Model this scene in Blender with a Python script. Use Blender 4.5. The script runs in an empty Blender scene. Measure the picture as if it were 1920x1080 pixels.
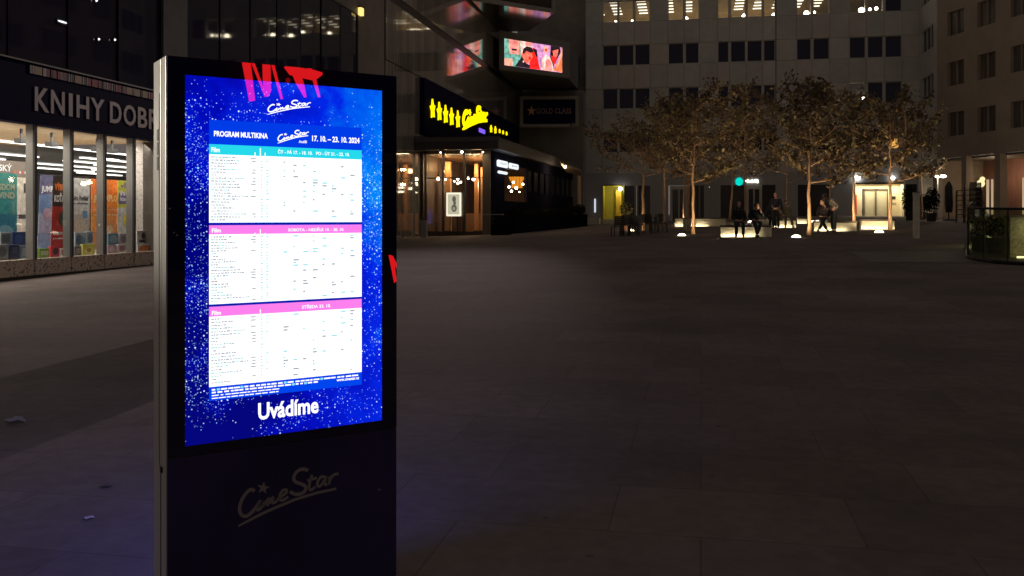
import bpy, bmesh, math, random
from mathutils import Vector, Matrix
R = math.radians
scene = bpy.context.scene
COL = scene.collection
rnd = random.Random(7)

# ------------------------------------------------------------------ camera
F, CX, HY, EYE = 1730.0, 960.0, 404.0, 1.62
YAW = math.atan(335.0 / F)
FWD = Vector((-math.sin(YAW), math.cos(YAW), 0)); RGT = Vector((math.cos(YAW), math.sin(YAW), 0)); UP = Vector((0, 0, 1))
EYEP = Vector((0, 0, EYE))
cam = bpy.data.cameras.new('camera'); camo = bpy.data.objects.new('camera', cam); COL.objects.link(camo)
cam.sensor_width = 36; cam.lens = F / 1920 * 36; cam.shift_y = -(540 - HY) / 1920
cam.clip_start = .05; cam.clip_end = 600
camo.location = EYEP; camo.rotation_euler = (R(90), 0, YAW)
scene.camera = camo

def ray(px, py): return FWD + RGT * ((px - CX) / F) + UP * ((HY - py) / F)
def onD(px, py, d): return EYEP + ray(px, py) * d
def onX(px, py, X): r = ray(px, py); return EYEP + r * (X / r.x)
def onY(px, py, Y): r = ray(px, py); return EYEP + r * (Y / r.y)
def onZ(px, py, Z): r = ray(px, py); return EYEP + r * ((Z - EYE) / r.z)
def zg(x, y):
    s = .0225 + .0008 * min(max(x, -18), 8)
    t = y - 5
    g = .5 * (t + math.sqrt(t * t + 4))
    if y > 40: g = g - .55 * (y - 40)
    return s * g
def gnd(px, py):
    r = ray(px, py); a, b = 1.0, 1.0
    while b < 200:
        p = EYEP + r * b
        if p.z <= zg(p.x, p.y): break
        a = b; b += .5
    for _ in range(30):
        m = (a + b) / 2; p = EYEP + r * m
        if p.z <= zg(p.x, p.y): b = m
        else: a = m
    return EYEP + r * b
def gd(px, d):                       # ground point under a pixel column at a depth
    p = onD(px, HY, d); p.z = zg(p.x, p.y); return p

# ------------------------------------------------------------------ materials
def lin(c): return tuple((v / 12.92 if v <= .04045 else ((v + .055) / 1.055) ** 2.4) for v in c)
def srgb(r, g, b): return lin((r / 255, g / 255, b / 255))
def mat(name, col=(.2, .2, .2), rough=.6, metal=0.0, emit=None, es=0.0, noise=0.0, nscale=4.0, bump=0.0, bscale=20.0, ior=1.5, coat=0.0, stretch=None, spec=.5):
    m = bpy.data.materials.new(name); m.use_nodes = True
    nt = m.node_tree; b = nt.nodes['Principled BSDF']
    b.inputs['Base Color'].default_value = (*col, 1); b.inputs['Roughness'].default_value = rough
    b.inputs['Metallic'].default_value = metal; b.inputs['IOR'].default_value = ior
    b.inputs['Specular IOR Level'].default_value = spec
    if coat: b.inputs['Coat Weight'].default_value = coat
    if emit: b.inputs['Emission Color'].default_value = (*emit, 1); b.inputs['Emission Strength'].default_value = es
    if noise or bump:
        tc = nt.nodes.new('ShaderNodeTexCoord'); mp = nt.nodes.new('ShaderNodeMapping')
        nt.links.new(tc.outputs['Object'], mp.inputs[0])
        if stretch: mp.inputs['Scale'].default_value = stretch
    if noise:
        n = nt.nodes.new('ShaderNodeTexNoise'); n.inputs['Scale'].default_value = nscale; n.inputs['Detail'].default_value = 6; n.inputs['Roughness'].default_value = .65
        nt.links.new(mp.outputs[0], n.inputs['Vector'])
        r = nt.nodes.new('ShaderNodeMapRange'); r.inputs[1].default_value = .3; r.inputs[2].default_value = .7
        r.inputs[3].default_value = 1 - noise; r.inputs[4].default_value = 1 + noise
        nt.links.new(n.outputs[0], r.inputs[0])
        mx = nt.nodes.new('ShaderNodeVectorMath'); mx.operation = 'SCALE'; mx.inputs[0].default_value = col
        nt.links.new(r.outputs[0], mx.inputs['Scale']); nt.links.new(mx.outputs[0], b.inputs['Base Color'])
    if bump:
        n2 = nt.nodes.new('ShaderNodeTexNoise'); n2.inputs['Scale'].default_value = bscale; n2.inputs['Detail'].default_value = 4
        nt.links.new(mp.outputs[0], n2.inputs['Vector'])
        bp = nt.nodes.new('ShaderNodeBump'); bp.inputs['Strength'].default_value = bump; bp.inputs['Distance'].default_value = .02
        nt.links.new(n2.outputs[0], bp.inputs['Height']); nt.links.new(bp.outputs[0], b.inputs['Normal'])
    return m
def emis(name, col, s):
    return mat(name, (.0, .0, .0), .5, emit=col, es=s, spec=0.0)
def flicker(m, scale=6, lo=.55, hi=1.5):   # picture grain on a screen
    nt = m.node_tree; b = nt.nodes['Principled BSDF']; tc = nt.nodes.new('ShaderNodeTexCoord'); n = nt.nodes.new('ShaderNodeTexNoise'); n.inputs['Scale'].default_value = scale; n.inputs['Detail'].default_value = 5
    r = nt.nodes.new('ShaderNodeMapRange'); r.inputs[1].default_value = .3; r.inputs[2].default_value = .7; r.inputs[3].default_value = lo; r.inputs[4].default_value = hi
    nt.links.new(tc.outputs['Object'], n.inputs['Vector']); nt.links.new(n.outputs[0], r.inputs[0])
    mu = nt.nodes.new('ShaderNodeMath'); mu.operation = 'MULTIPLY'; mu.inputs[1].default_value = b.inputs['Emission Strength'].default_value; nt.links.new(r.outputs[0], mu.inputs[0]); nt.links.new(mu.outputs[0], b.inputs['Emission Strength']); return m
def pane(name, tint=(.95, .97, .97), fac=.07, rough=.02):
    m = bpy.data.materials.new(name); m.use_nodes = True; nt = m.node_tree; nt.nodes.clear()
    o = nt.nodes.new('ShaderNodeOutputMaterial'); mx = nt.nodes.new('ShaderNodeMixShader'); mx.inputs[0].default_value = fac
    t = nt.nodes.new('ShaderNodeBsdfTransparent'); t.inputs[0].default_value = (*tint, 1)
    g = nt.nodes.new('ShaderNodeBsdfGlossy'); g.inputs['Roughness'].default_value = rough
    nt.links.new(t.outputs[0], mx.inputs[1]); nt.links.new(g.outputs[0], mx.inputs[2]); nt.links.new(mx.outputs[0], o.inputs[0])
    return m

# ------------------------------------------------------------------ mesh builder
class Fr:                                # a flat working frame: u right, v up, n out
    def __init__(s, o, u, n): s.o = Vector(o); s.u = Vector(u).normalized(); s.n = Vector(n).normalized(); s.v = Vector((0, 0, 1))
    def p(s, u, v, n=0): return s.o + s.u * u + s.v * v + s.n * n
    def of(s, p): q = Vector(p) - s.o; return q.dot(s.u), q.z, q.dot(s.n)
    def hit(s, px, py, n=0):             # pixel to (u, v) on the frame's plane
        r = ray(px, py); o = s.o + s.n * n
        t = (o - EYEP).dot(s.n) / r.dot(s.n); q = s.of(EYEP + r * t); return q[0], q[1]
W = {}
def link(o, parent=None):
    COL.objects.link(o)
    if parent is not None: o.parent = parent; W[o.name] = W[parent.name]
    return o
def tag(o, label=None, cat=None, group=None, kind=None):
    if label: o['label'] = label
    if cat: o['category'] = cat
    if group: o['group'] = group
    if kind: o['kind'] = kind
    return o
def thing(name, label, cat, loc=(0, 0, 0), rz=0.0, group=None):
    o = bpy.data.objects.new(name, None); o.empty_display_size = .2
    o.location = loc; o.rotation_euler = (0, 0, rz); COL.objects.link(o)
    W[o.name] = Matrix.Translation(Vector(loc)) @ Matrix.Rotation(rz, 4, 'Z')
    return tag(o, label, cat, group)
class MB:
    def __init__(s): s.v = []; s.f = []; s.m = []; s.cur = 0
    def mat(s, i): s.cur = i; return s
    def face(s, pts):
        b = len(s.v); s.v += [Vector(p) for p in pts]; s.f.append(list(range(b, b + len(pts)))); s.m.append(s.cur); return s
    def hexa(s, c):                      # 8 corners: bottom 4 ccw, top 4 ccw
        b = len(s.v); s.v += [Vector(p) for p in c]
        for q in ((3, 2, 1, 0), (4, 5, 6, 7), (0, 1, 5, 4), (1, 2, 6, 5), (2, 3, 7, 6), (3, 0, 4, 7)):
            s.f.append([b + k for k in q]); s.m.append(s.cur)
        return s
    def box(s, x0, x1, y0, y1, z0, z1):
        return s.hexa([(x0, y0, z0), (x1, y0, z0), (x1, y1, z0), (x0, y1, z0), (x0, y0, z1), (x1, y0, z1), (x1, y1, z1), (x0, y1, z1)])
    def fb(s, fr, u0, u1, v0, v1, n0, n1):
        p = fr.p
        return s.hexa([p(u0, v0, n1), p(u1, v0, n1), p(u1, v0, n0), p(u0, v0, n0), p(u0, v1, n1), p(u1, v1, n1), p(u1, v1, n0), p(u0, v1, n0)])
    def prism(s, poly, a, b):            # poly: list of points, a/b offset vectors
        n = len(poly); k = len(s.v); a = Vector(a); b = Vector(b)
        s.v += [Vector(q) + a for q in poly] + [Vector(q) + b for q in poly]
        s.f.append([k + i for i in range(n)][::-1]); s.m.append(s.cur); s.f.append([k + n + i for i in range(n)]); s.m.append(s.cur)
        for i in range(n):
            j = (i + 1) % n; s.f.append([k + i, k + j, k + n + j, k + n + i]); s.m.append(s.cur)
        return s
    def fpoly(s, fr, uv, n0, n1): return s.prism([fr.p(u, v, 0) for u, v in uv], fr.n * n0, fr.n * n1)
    def tube(s, pts, rad, seg=8, cap=True):
        pts = [Vector(p) for p in pts]
        if not hasattr(rad, '__len__'): rad = [rad] * len(pts)
        rings = []; ref = None
        for i, p in enumerate(pts):
            t = (pts[min(i + 1, len(pts) - 1)] - pts[max(i - 1, 0)]).normalized()
            if ref is None: ref = Vector((1, 0, 0)) if abs(t.x) < .8 else Vector((0, 1, 0))
            a = (ref - t * ref.dot(t)).normalized(); b = t.cross(a); ref = a
            k = len(s.v); s.v += [p + (a * math.cos(2 * math.pi * j / seg) + b * math.sin(2 * math.pi * j / seg)) * rad[i] for j in range(seg)]
            rings.append(k)
        for i in range(len(rings) - 1):
            for j in range(seg):
                q = (j + 1) % seg; s.f.append([rings[i] + j, rings[i] + q, rings[i + 1] + q, rings[i + 1] + j]); s.m.append(s.cur)
        if cap:
            s.f.append([rings[0] + j for j in range(seg)][::-1]); s.m.append(s.cur); s.f.append([rings[-1] + j for j in range(seg)]); s.m.append(s.cur)
        return s
    def ball(s, c, r, seg=12, rings=8):
        c = Vector(c); r = Vector(r) if hasattr(r, '__len__') else Vector((r, r, r)); k = len(s.v)
        for i in range(rings + 1):
            th = math.pi * i / rings
            for j in range(seg):
                ph = 2 * math.pi * j / seg
                s.v.append(c + Vector((r.x * math.sin(th) * math.cos(ph), r.y * math.sin(th) * math.sin(ph), r.z * math.cos(th))))
        for i in range(rings):
            for j in range(seg):
                q = (j + 1) % seg; s.f.append([k + i * seg + j, k + (i + 1) * seg + j, k + (i + 1) * seg + q, k + i * seg + q]); s.m.append(s.cur)
        return s
    def stroke(s, fr, pts, w, n0, n1):   # a flat pen stroke, rounded by segments, on a frame
        P = [Vector((a, b)) for a, b in pts]
        L, Rr = [], []
        for i, p in enumerate(P):
            t = P[min(i + 1, len(P) - 1)] - P[max(i - 1, 0)]
            if t.length < 1e-9: t = Vector((1, 0))
            t.normalize(); nn = Vector((-t.y, t.x)); h = (w[i] if hasattr(w, '__len__') else w) / 2
            L.append(p + nn * h); Rr.append(p - nn * h)
        for i in range(len(P) - 1):
            q = [L[i], L[i + 1], Rr[i + 1], Rr[i]]
            s.fpoly(fr, [(a.x, a.y) for a in q][::-1], n0, n1)
        return s
    def build(s, name, mats, parent=None, smooth=False, bevel=0.0):
        me = bpy.data.meshes.new(name)
        Mi = W[parent.name].inverted() if parent is not None else Matrix()
        me.from_pydata([Mi @ v for v in s.v], [], s.f)
        if not isinstance(mats, (list, tuple)): mats = [mats]
        for m in mats: me.materials.append(m)
        for p, i in zip(me.polygons, s.m): p.material_index = i; p.use_smooth = smooth
        me.update()
        bm = bmesh.new(); bm.from_mesh(me); bmesh.ops.remove_doubles(bm, verts=bm.verts, dist=1e-6) if smooth else None
        bmesh.ops.recalc_face_normals(bm, faces=bm.faces); bm.to_mesh(me); bm.free()
        o = bpy.data.objects.new(name, me); link(o, parent)
        if bevel:
            b = o.modifiers.new('edge', 'BEVEL'); b.width = bevel; b.segments = 2; b.limit_method = 'ANGLE'
        return o
FONT_CACHE = {}
def glyphs(s, bold=0.02):
    k = (s, bold)
    if k not in FONT_CACHE:
        c = bpy.data.curves.new('lettering', 'FONT'); c.body = s; c.size = 1; c.offset = bold; c.resolution_u = 3
        o = bpy.data.objects.new('lettering', c); COL.objects.link(o)
        dg = bpy.context.evaluated_depsgraph_get(); me = bpy.data.meshes.new_from_object(o.evaluated_get(dg))
        vs = [v.co.copy() for v in me.vertices]; fs = [list(p.vertices) for p in me.polygons]
        bpy.data.objects.remove(o); bpy.data.curves.remove(c); bpy.data.meshes.remove(me)
        FONT_CACHE[k] = (vs, fs)
    return FONT_CACHE[k]
def text(mb, s, fr, u0, u1, v0, v1, n, bold=.02):        # lettering fitted into a box on a frame
    vs, fs = glyphs(s, bold)
    x0 = min(v.x for v in vs); x1 = max(v.x for v in vs); y0 = min(v.y for v in vs); y1 = max(v.y for v in vs)
    b = len(mb.v)
    for v in vs: mb.v.append(fr.p(u0 + (v.x - x0) / (x1 - x0) * (u1 - u0), v0 + (v.y - y0) / (y1 - y0) * (v1 - v0), n))
    for f in fs: mb.f.append([b + i for i in f]); mb.m.append(mb.cur)
    return mb
def copy_tree(o, parent=None):
    c = o.copy(); COL.objects.link(c)
    if parent is not None: c.parent = parent
    for ch in list(o.children): copy_tree(ch, c)
    return c
def lamp(name, kind, loc, energy, col, parent=None, size=.1, rot=None, spot=None, sy=None):
    l = bpy.data.lights.new(name, kind); l.energy = energy; l.color = col
    if kind == 'AREA':
        l.size = size
        if sy: l.shape = 'RECTANGLE'; l.size_y = sy
    elif kind in ('POINT', 'SPOT'): l.shadow_soft_size = size
    if spot: l.spot_size = spot; l.spot_blend = .6
    o = bpy.data.objects.new(name, l); COL.objects.link(o)
    Mi = W[parent.name].inverted() if parent is not None else Matrix()
    o.location = Mi @ Vector(loc)
    if rot: o.rotation_euler = rot
    if parent is not None: o.parent = parent
    return o

# ------------------------------------------------------------------ world: night sky with city glow
w = bpy.data.worlds.new('World'); scene.world = w; w.use_nodes = True
nt = w.node_tree; bg = nt.nodes['Background']
sky = nt.nodes.new('ShaderNodeTexSky'); sky.sky_type = 'NISHITA'; sky.sun_disc = False
sky.sun_elevation = R(-6); sky.sun_rotation = R(200)
nt.links.new(sky.outputs[0], bg.inputs[0]); bg.inputs[1].default_value = .05
bg2 = nt.nodes.new('ShaderNodeBackground'); bg2.inputs[0].default_value = (1.0, .83, .75, 1); bg2.inputs[1].default_value = .135
ad = nt.nodes.new('ShaderNodeAddShader'); nt.links.new(bg.outputs[0], ad.inputs[0]); nt.links.new(bg2.outputs[0], ad.inputs[1])
nt.links.new(ad.outputs[0], nt.nodes['World Output'].inputs[0])

# shared materials
M = dict(
    black=mat('black_coat', (.012, .012, .014), .45), navy=mat('navy_panel', (.006, .006, .034), .7, noise=.15, spec=.03),
    darkmetal=mat('dark_metal', (.03, .03, .035), .4, .6), alu=mat('aluminium', (.66, .63, .58), .35, .2, noise=.03, nscale=2, stretch=(3, 3, .3)),
    grey=mat('grey_paint', (.18, .175, .17), .5, noise=.1), white=mat('white_paint', (.75, .73, .7), .5),
    wood=mat('warm_wood', (.30, .17, .08), .5, noise=.3, nscale=3, stretch=(1, 1, 8)),
    cream=mat('cream_wall', (.6, .55, .45), .7, noise=.05),
    ltwhite=emis('lamp_white', (1, .95, .86), 14), ltwarm=emis('lamp_warm', (1, .72, .38), 20), ltwarm2=emis('bulb_warm', (1, .85, .6), 14),
    pane=pane('window_glass', fac=.10), yellow=emis('yellow_neon', (1, .78, .0), 1.5), violet=emis('violet_neon', (.25, .12, 1), 1.0),
)

# ------------------------------------------------------------------ ground
def ground_material():
    m = bpy.data.materials.new('paving_slabs'); m.use_nodes = True; nt = m.node_tree; b = nt.nodes['Principled BSDF']; L = nt.links.new
    tc = nt.nodes.new('ShaderNodeTexCoord')
    mp = nt.nodes.new('ShaderNodeMapping'); mp.inputs['Rotation'].default_value = (0, 0, R(.6)); L(tc.outputs['Object'], mp.inputs[0])
    br = nt.nodes.new('ShaderNodeTexBrick'); L(mp.outputs[0], br.inputs['Vector'])
    br.inputs['Scale'].default_value = 1; br.inputs['Brick Width'].default_value = 1.25; br.inputs['Row Height'].default_value = .78
    br.inputs['Mortar Size'].default_value = .005; br.inputs['Mortar Smooth'].default_value = .2; br.offset = .37; br.squash = 1
    br.inputs['Color1'].default_value = (.112, .090, .085, 1); br.inputs['Color2'].default_value = (.142, .116, .108, 1); br.inputs['Mortar'].default_value = (.088, .070, .064, 1)
    n = nt.nodes.new('ShaderNodeTexNoise'); n.inputs['Scale'].default_value = .35; n.inputs['Detail'].default_value = 8; n.inputs['Roughness'].default_value = .7; L(tc.outputs['Object'], n.inputs['Vector'])
    r = nt.nodes.new('ShaderNodeMapRange'); r.inputs[1].default_value = .3; r.inputs[2].default_value = .7; r.inputs[3].default_value = .62; r.inputs[4].default_value = 1.32; L(n.outputs[0], r.inputs[0])
    n2 = nt.nodes.new('ShaderNodeTexNoise'); n2.inputs['Scale'].default_value = 9; n2.inputs['Detail'].default_value = 6; L(tc.outputs['Object'], n2.inputs['Vector'])
    r2 = nt.nodes.new('ShaderNodeMapRange'); r2.inputs[1].default_value = .3; r2.inputs[2].default_value = .7; r2.inputs[3].default_value = .88; r2.inputs[4].default_value = 1.12; L(n2.outputs[0], r2.inputs[0])
    mu = nt.nodes.new('ShaderNodeMath'); mu.operation = 'MULTIPLY'; L(r.outputs[0], mu.inputs[0]); L(r2.outputs[0], mu.inputs[1])
    mx = nt.nodes.new('ShaderNodeVectorMath'); mx.operation = 'SCALE'; L(br.outputs[0], mx.inputs[0]); L(mu.outputs[0], mx.inputs['Scale']); L(mx.outputs[0], b.inputs['Base Color'])
    vo = nt.nodes.new('ShaderNodeTexVoronoi'); vo.inputs['Scale'].default_value = 2.6; L(tc.outputs['Object'], vo.inputs['Vector'])
    gs = nt.nodes.new('ShaderNodeMapRange'); gs.inputs[1].default_value = .045; gs.inputs[2].default_value = .075; gs.inputs[3].default_value = .62; gs.inputs[4].default_value = 1; L(vo.outputs['Distance'], gs.inputs[0])
    mu2 = nt.nodes.new('ShaderNodeMath'); mu2.operation = 'MULTIPLY'; L(mu.outputs[0], mu2.inputs[0]); L(gs.outputs[0], mu2.inputs[1]); L(mu2.outputs[0], mx.inputs['Scale'])
    rr = nt.nodes.new('ShaderNodeMapRange'); rr.inputs[3].default_value = .72; rr.inputs[4].default_value = .95; b.inputs['Specular IOR Level'].default_value = .25; L(n.outputs[0], rr.inputs[0]); L(rr.outputs[0], b.inputs['Roughness'])
    bp = nt.nodes.new('ShaderNodeBump'); bp.inputs['Strength'].default_value = .25; bp.inputs['Distance'].default_value = .01; L(n2.outputs[0], bp.inputs['Height']); L(bp.outputs[0], b.inputs['Normal'])
    return m
def sheet(name, xs, ys, m, lift=0.0):
    v = [(x, y, zg(x, y) + lift) for y in ys for x in xs]; nx = len(xs)
    f = [(j * nx + i, j * nx + i + 1, (j + 1) * nx + i + 1, (j + 1) * nx + i) for j in range(len(ys) - 1) for i in range(nx - 1)]
    me = bpy.data.meshes.new(name); me.from_pydata(v, [], f); me.materials.append(m)
    for p in me.polygons: p.use_smooth = True
    o = bpy.data.objects.new(name, me); COL.objects.link(o); o['kind'] = 'structure'; return o
PAVE = ground_material()
sheet('ground', [-80 + 2 * i for i in range(101)], [-60 + i * 1.0 for i in range(221)], PAVE)

# darker inset paving field on the right
def band(name, quad, m, lift):
    n = 24; v = []; 
    for j in range(n + 1):
        for i in range(n + 1):
            a = Vector(quad[0]).lerp(Vector(quad[1]), i / n); b = Vector(quad[3]).lerp(Vector(quad[2]), i / n); p = a.lerp(b, j / n)
            v.append((p.x, p.y, zg(p.x, p.y) + lift))
    f = [(j * (n + 1) + i, j * (n + 1) + i + 1, (j + 1) * (n + 1) + i + 1, (j + 1) * (n + 1) + i) for j in range(n) for i in range(n)]
    me = bpy.data.meshes.new(name); me.from_pydata(v, [], f); me.materials.append(m)
    o = bpy.data.objects.new(name, me); COL.objects.link(o); o['kind'] = 'structure'; return o
band('paving_inset', [gnd(1632, 492), gnd(1960, 494), gnd(1960, 472), gnd(1590, 473)], mat('dark_paving', (.085, .07, .062), .6, noise=.25, nscale=3), .008)

# ------------------------------------------------------------------ foreground advertising kiosk
SL = Vector((0, 0, 0)) + RGT * -1.266 + FWD * 3.574
KT = (RGT * .8366 + FWD * .5478).normalized(); KN = (RGT * .5478 - FWD * .8366).normalized()
K = Fr((SL.x, SL.y, 0), KT, KN)                            # u along the face, v height, n out of the glass
KA = math.atan2(KT.y, KT.x)
kio = thing('advertising_kiosk', 'tall black advertising totem with a bright blue cinema programme screen', 'kiosk', K.p(.42, 0, -.11), KA)
U0, U1, KTOP = -.066, .905, 2.2356
SW, SZ0, SZ1 = .834, .7255, 2.165
glassblk = mat('black_glass_glow_tint', (.012, .012, .05), .0, ior=1.75)  # blue in the base imitates the screen's glow on the glass
lowerblk = mat('satin_black_glow_tint', (.042, .036, .13), .32, noise=.35, nscale=2.2)  # screen glow painted into the black as a bluish base
b = MB(); b.fb(K, U0 - .004, U1 + .004, 0, KTOP, -.085, -.012); b.fb(K, U0 - .004, U1 + .004, 0, KTOP, -.22, -.096); b.fb(K, U0 + .012, U1 - .012, 0, KTOP - .012, -.10, -.08)
b.build('housing', M['alu'], kio, bevel=.004)
b = MB(); ch = .004
b.fb(K, U0, 0, SZ0 - .04, KTOP - .002, -.011, 0); b.fb(K, SW, U1, SZ0 - .04, KTOP - .002, -.011, 0); b.fb(K, 0, SW, SZ1, KTOP - .002, -.011, 0); b.fb(K, 0, SW, SZ0 - .04, SZ0, -.011, 0)
b.build('glass_bezel', glassblk, kio)
b = MB(); b.fb(K, U0, U1, .02, SZ0 - .043, -.011, -.001); b.build('lower_panel', lowerblk, kio, bevel=.002)
for px_, py_ in ((305 + 13, 391), (326, 436), (332, 441), (711, 918)):
    uu, vv = K.hit(px_, py_); b = MB(); b.tube([K.p(uu, vv, -.001), K.p(uu, vv, .002)], .0028, 10); b.build('front_dot', M['alu'], kio)  # tiny aluminium discs at scattered points on the front
b = MB(); b.fb(K, U0 - .02, U1 + .02, -.02, .018, -.24, .02); b.build('base_plate', M['darkmetal'], kio, bevel=.004)
b = MB()
for y0, y1 in ((237, 259), (262, 287), (290, 316)):
    pa = K.hit(311, y0)[1]; pb = K.hit(311, y1)[1]
    sf = Fr(K.p(U0 - .004, 0, 0), KN * -1, KT * -1)
    b.fb(sf, .13, .155, pb, pa, 0, .002)
b.build('vent_slot', mat('slot_grey', (.22, .21, .20), .4, .5), kio)
sf = Fr(K.p(U0 - .004, 0, 0), KN * -1, KT * -1)
b = MB(); b.stroke(sf, [(.0925, .0), (.0925, .62), (.115, .66), (.115, 2.1)], .003, .0005, .002); b.build('door_seam', M['black'], kio)
b = MB(); b.fb(sf, .06, .085, .62, .64, 0, .006); b.build('lock', M['darkmetal'], kio)

def screen_material():
    m = bpy.data.materials.new('starfield_display'); m.use_nodes = True; nt = m.node_tree; b = nt.nodes['Principled BSDF']; L = nt.links.new
    b.inputs['Base Color'].default_value = (0, 0, 0, 1); b.inputs['Roughness'].default_value = .0; b.inputs['IOR'].default_value = 1.75
    tc = nt.nodes.new('ShaderNodeTexCoord'); sep = nt.nodes.new('ShaderNodeSeparateXYZ'); L(tc.outputs['Object'], sep.inputs[0])
    def math_(op, a, c=None):
        n = nt.nodes.new('ShaderNodeMath'); n.operation = op
        for i, x in enumerate((a, c)):
            if x is None: continue
            if isinstance(x, (int, float)): n.inputs[i].default_value = x
            else: L(x, n.inputs[i])
        return n.outputs[0]
    no = nt.nodes.new('ShaderNodeTexNoise'); no.inputs['Scale'].default_value = 3.2; no.inputs['Detail'].default_value = 6; no.inputs['Roughness'].default_value = .62; L(tc.outputs['Object'], no.inputs['Vector'])
    # nebula glow grows to the upper right
    g = math_('ADD', math_('MULTIPLY', sep.outputs['X'], .55), math_('MULTIPLY', math_('SUBTRACT', sep.outputs['Z'], 1.4), .22))
    t = math_('ADD', no.outputs[0], g)
    cr = nt.nodes.new('ShaderNodeValToRGB'); e = cr.color_ramp.elements
    e[0].position = .28; e[0].color = (.0, .001, .20, 1); e[1].position = .95; e[1].color = (.0, .24, 1.0, 1)
    a = e.new(.46); a.color = (.0, .003, .50, 1); a = e.new(.66); a.color = (.0, .020, .80, 1)
    L(t, cr.inputs[0])
    cols = [cr.outputs[0]]
    def stars(scale, pick, size, colr, seed):
        mp = nt.nodes.new('ShaderNodeMapping'); mp.inputs['Location'].default_value = (seed, 0, seed * 1.7); mp.inputs['Scale'].default_value = (1, 0, 1); L(tc.outputs['Object'], mp.inputs[0])
        v = nt.nodes.new('ShaderNodeTexVoronoi'); v.voronoi_dimensions = '2D'; v.inputs['Scale'].default_value = scale
        sw = nt.nodes.new('ShaderNodeSeparateXYZ'); L(mp.outputs[0], sw.inputs[0]); cb = nt.nodes.new('ShaderNodeCombineXYZ'); L(sw.outputs['X'], cb.inputs['X']); L(sw.outputs['Z'], cb.inputs['Y'])
        L(cb.outputs[0], v.inputs['Vector'])
        sc = nt.nodes.new('ShaderNodeSeparateColor'); L(v.outputs['Color'], sc.inputs[0])
        rad = math_('MULTIPLY', math_('ADD', .35, sc.outputs[1]), size)
        core = nt.nodes.new('ShaderNodeMapRange'); L(v.outputs['Distance'], core.inputs[0]); L(rad, core.inputs[1]); L(math_('MULTIPLY', rad, .45), core.inputs[2]); core.inputs[3].default_value = 0; core.inputs[4].default_value = 1
        # band of dense stars at mid height, thinner above and below
        dz = math_('ABSOLUTE', math_('SUBTRACT', sep.outputs['Z'], 1.5))
        thr = math_('ADD', math_('SUBTRACT', pick, math_('MULTIPLY', dz, .40)), math_('MULTIPLY', math_('SUBTRACT', no.outputs[0], .52), 1.5))
        on = math_('LESS_THAN', sc.outputs[0], thr)
        k = math_('MULTIPLY', math_('MULTIPLY', core.outputs[0], on), math_('ADD', .15, math_('MULTIPLY', math_('POWER', sc.outputs[2], 1.6), 1.3)))
        vm = nt.nodes.new('ShaderNodeVectorMath'); vm.operation = 'SCALE'; vm.inputs[0].default_value = colr; L(k, vm.inputs['Scale']); return vm.outputs[0]
    out = cols[0]
    for s in (stars(88, .38, .27, (.7, .88, 1.0), 3.1), stars(150, .36, .32, (.35, .65, 1.0), 9.7), stars(28, .26, .12, (.2, .75, 1.0), 5.3)):
        vm = nt.nodes.new('ShaderNodeVectorMath'); vm.operation = 'ADD'; L(out, vm.inputs[0]); L(s, vm.inputs[1]); out = vm.outputs[0]
    L(out, b.inputs['Emission Color']); b.inputs['Emission Strength'].default_value = 1.0
    return m
b = MB(); b.fb(K, 0, SW, SZ0, SZ1, -.011, -.0005)
scr = b.build('screen', screen_material(), kio)
E = dict(white=emis('display_white', (1, 1, 1), 1.25), hdr=emis('display_blue', (.0, .045, .80), 1), cyan=emis('display_cyan', (.02, .70, .84), 1), pink=emis('display_pink', (1.0, .22, .86), 1),
         sep=emis('display_navy', (.0, .012, .42), 1), ftr=emis('display_footer', (.0, .06, .85), 1), dash=emis('display_grey', (.36, .41, .46), 1), dash2=emis('display_teal', (.35, .75, .78), 1), tag=emis('display_aqua', (.25, .8, 1), 1))
def kz(y, px=392): return K.hit(px, y)[1]
PL, PR = K.hit(392, 400)[0], K.hit(678, 400)[0]
lv = [kz(224), kz(270), kz(289), kz(417.5), kz(422.5), kz(439.5), kz(571), kz(575.5), kz(594), kz(726), kz(752)]
b = MB()
for i, k in enumerate(('hdr', 'cyan', 'white', 'sep', 'pink', 'white', 'sep', 'pink', 'white', 'ftr')):
    b.mat({'hdr': 0, 'cyan': 1, 'white': 2, 'sep': 3, 'pink': 4, 'ftr': 5}[k]); b.face([K.p(PL, lv[i + 1], .0008), K.p(PR, lv[i + 1], .0008), K.p(PR, lv[i], .0008), K.p(PL, lv[i], .0008)])
b.build('programme_table', [E['hdr'], E['cyan'], E['white'], E['sep'], E['pink'], E['ftr']], scr)

b = MB(); b.fb(K, 0, SW, SZ0, SZ1, -.224, -.221); b.build('rear_screen', emis('rear_display', (.12, .14, 1), 8), kio)
# the cinema's script logo, drawn once as pen strokes in a 0..1 box (x right, y up)
LOGO_RAW = dict(
    C=[(757, 388), (738, 376), (715, 385), (685, 418), (660, 465), (650, 510), (655, 545), (680, 568), (712, 562), (745, 532), (775, 495), (800, 455)],
    i=[(800, 452), (782, 500), (776, 522), (795, 518), (826, 475)], n=[(832, 462), (816, 500), (862, 438), (848, 492), (892, 428), (884, 470), (905, 468), (930, 440)],
    e=[(930, 440), (960, 420), (988, 395), (985, 378), (965, 380), (942, 410), (938, 440), (955, 455), (1000, 428)],
    S=[(1142, 240), (1118, 230), (1085, 233), (1055, 255), (1040, 290), (1052, 320), (1100, 338), (1126, 358), (1118, 390), (1085, 408), (1050, 410), (1012, 392)],
    t=[(1172, 270), (1158, 315), (1150, 355), (1160, 380), (1195, 356)], tb=[(1135, 312), (1205, 292)],
    a=[(1262, 284), (1235, 286), (1212, 320), (1210, 348), (1228, 352), (1250, 325), (1272, 285), (1262, 335), (1280, 342)],
    r=[(1300, 282), (1292, 340), (1305, 300), (1328, 270), (1362, 262)])
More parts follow.
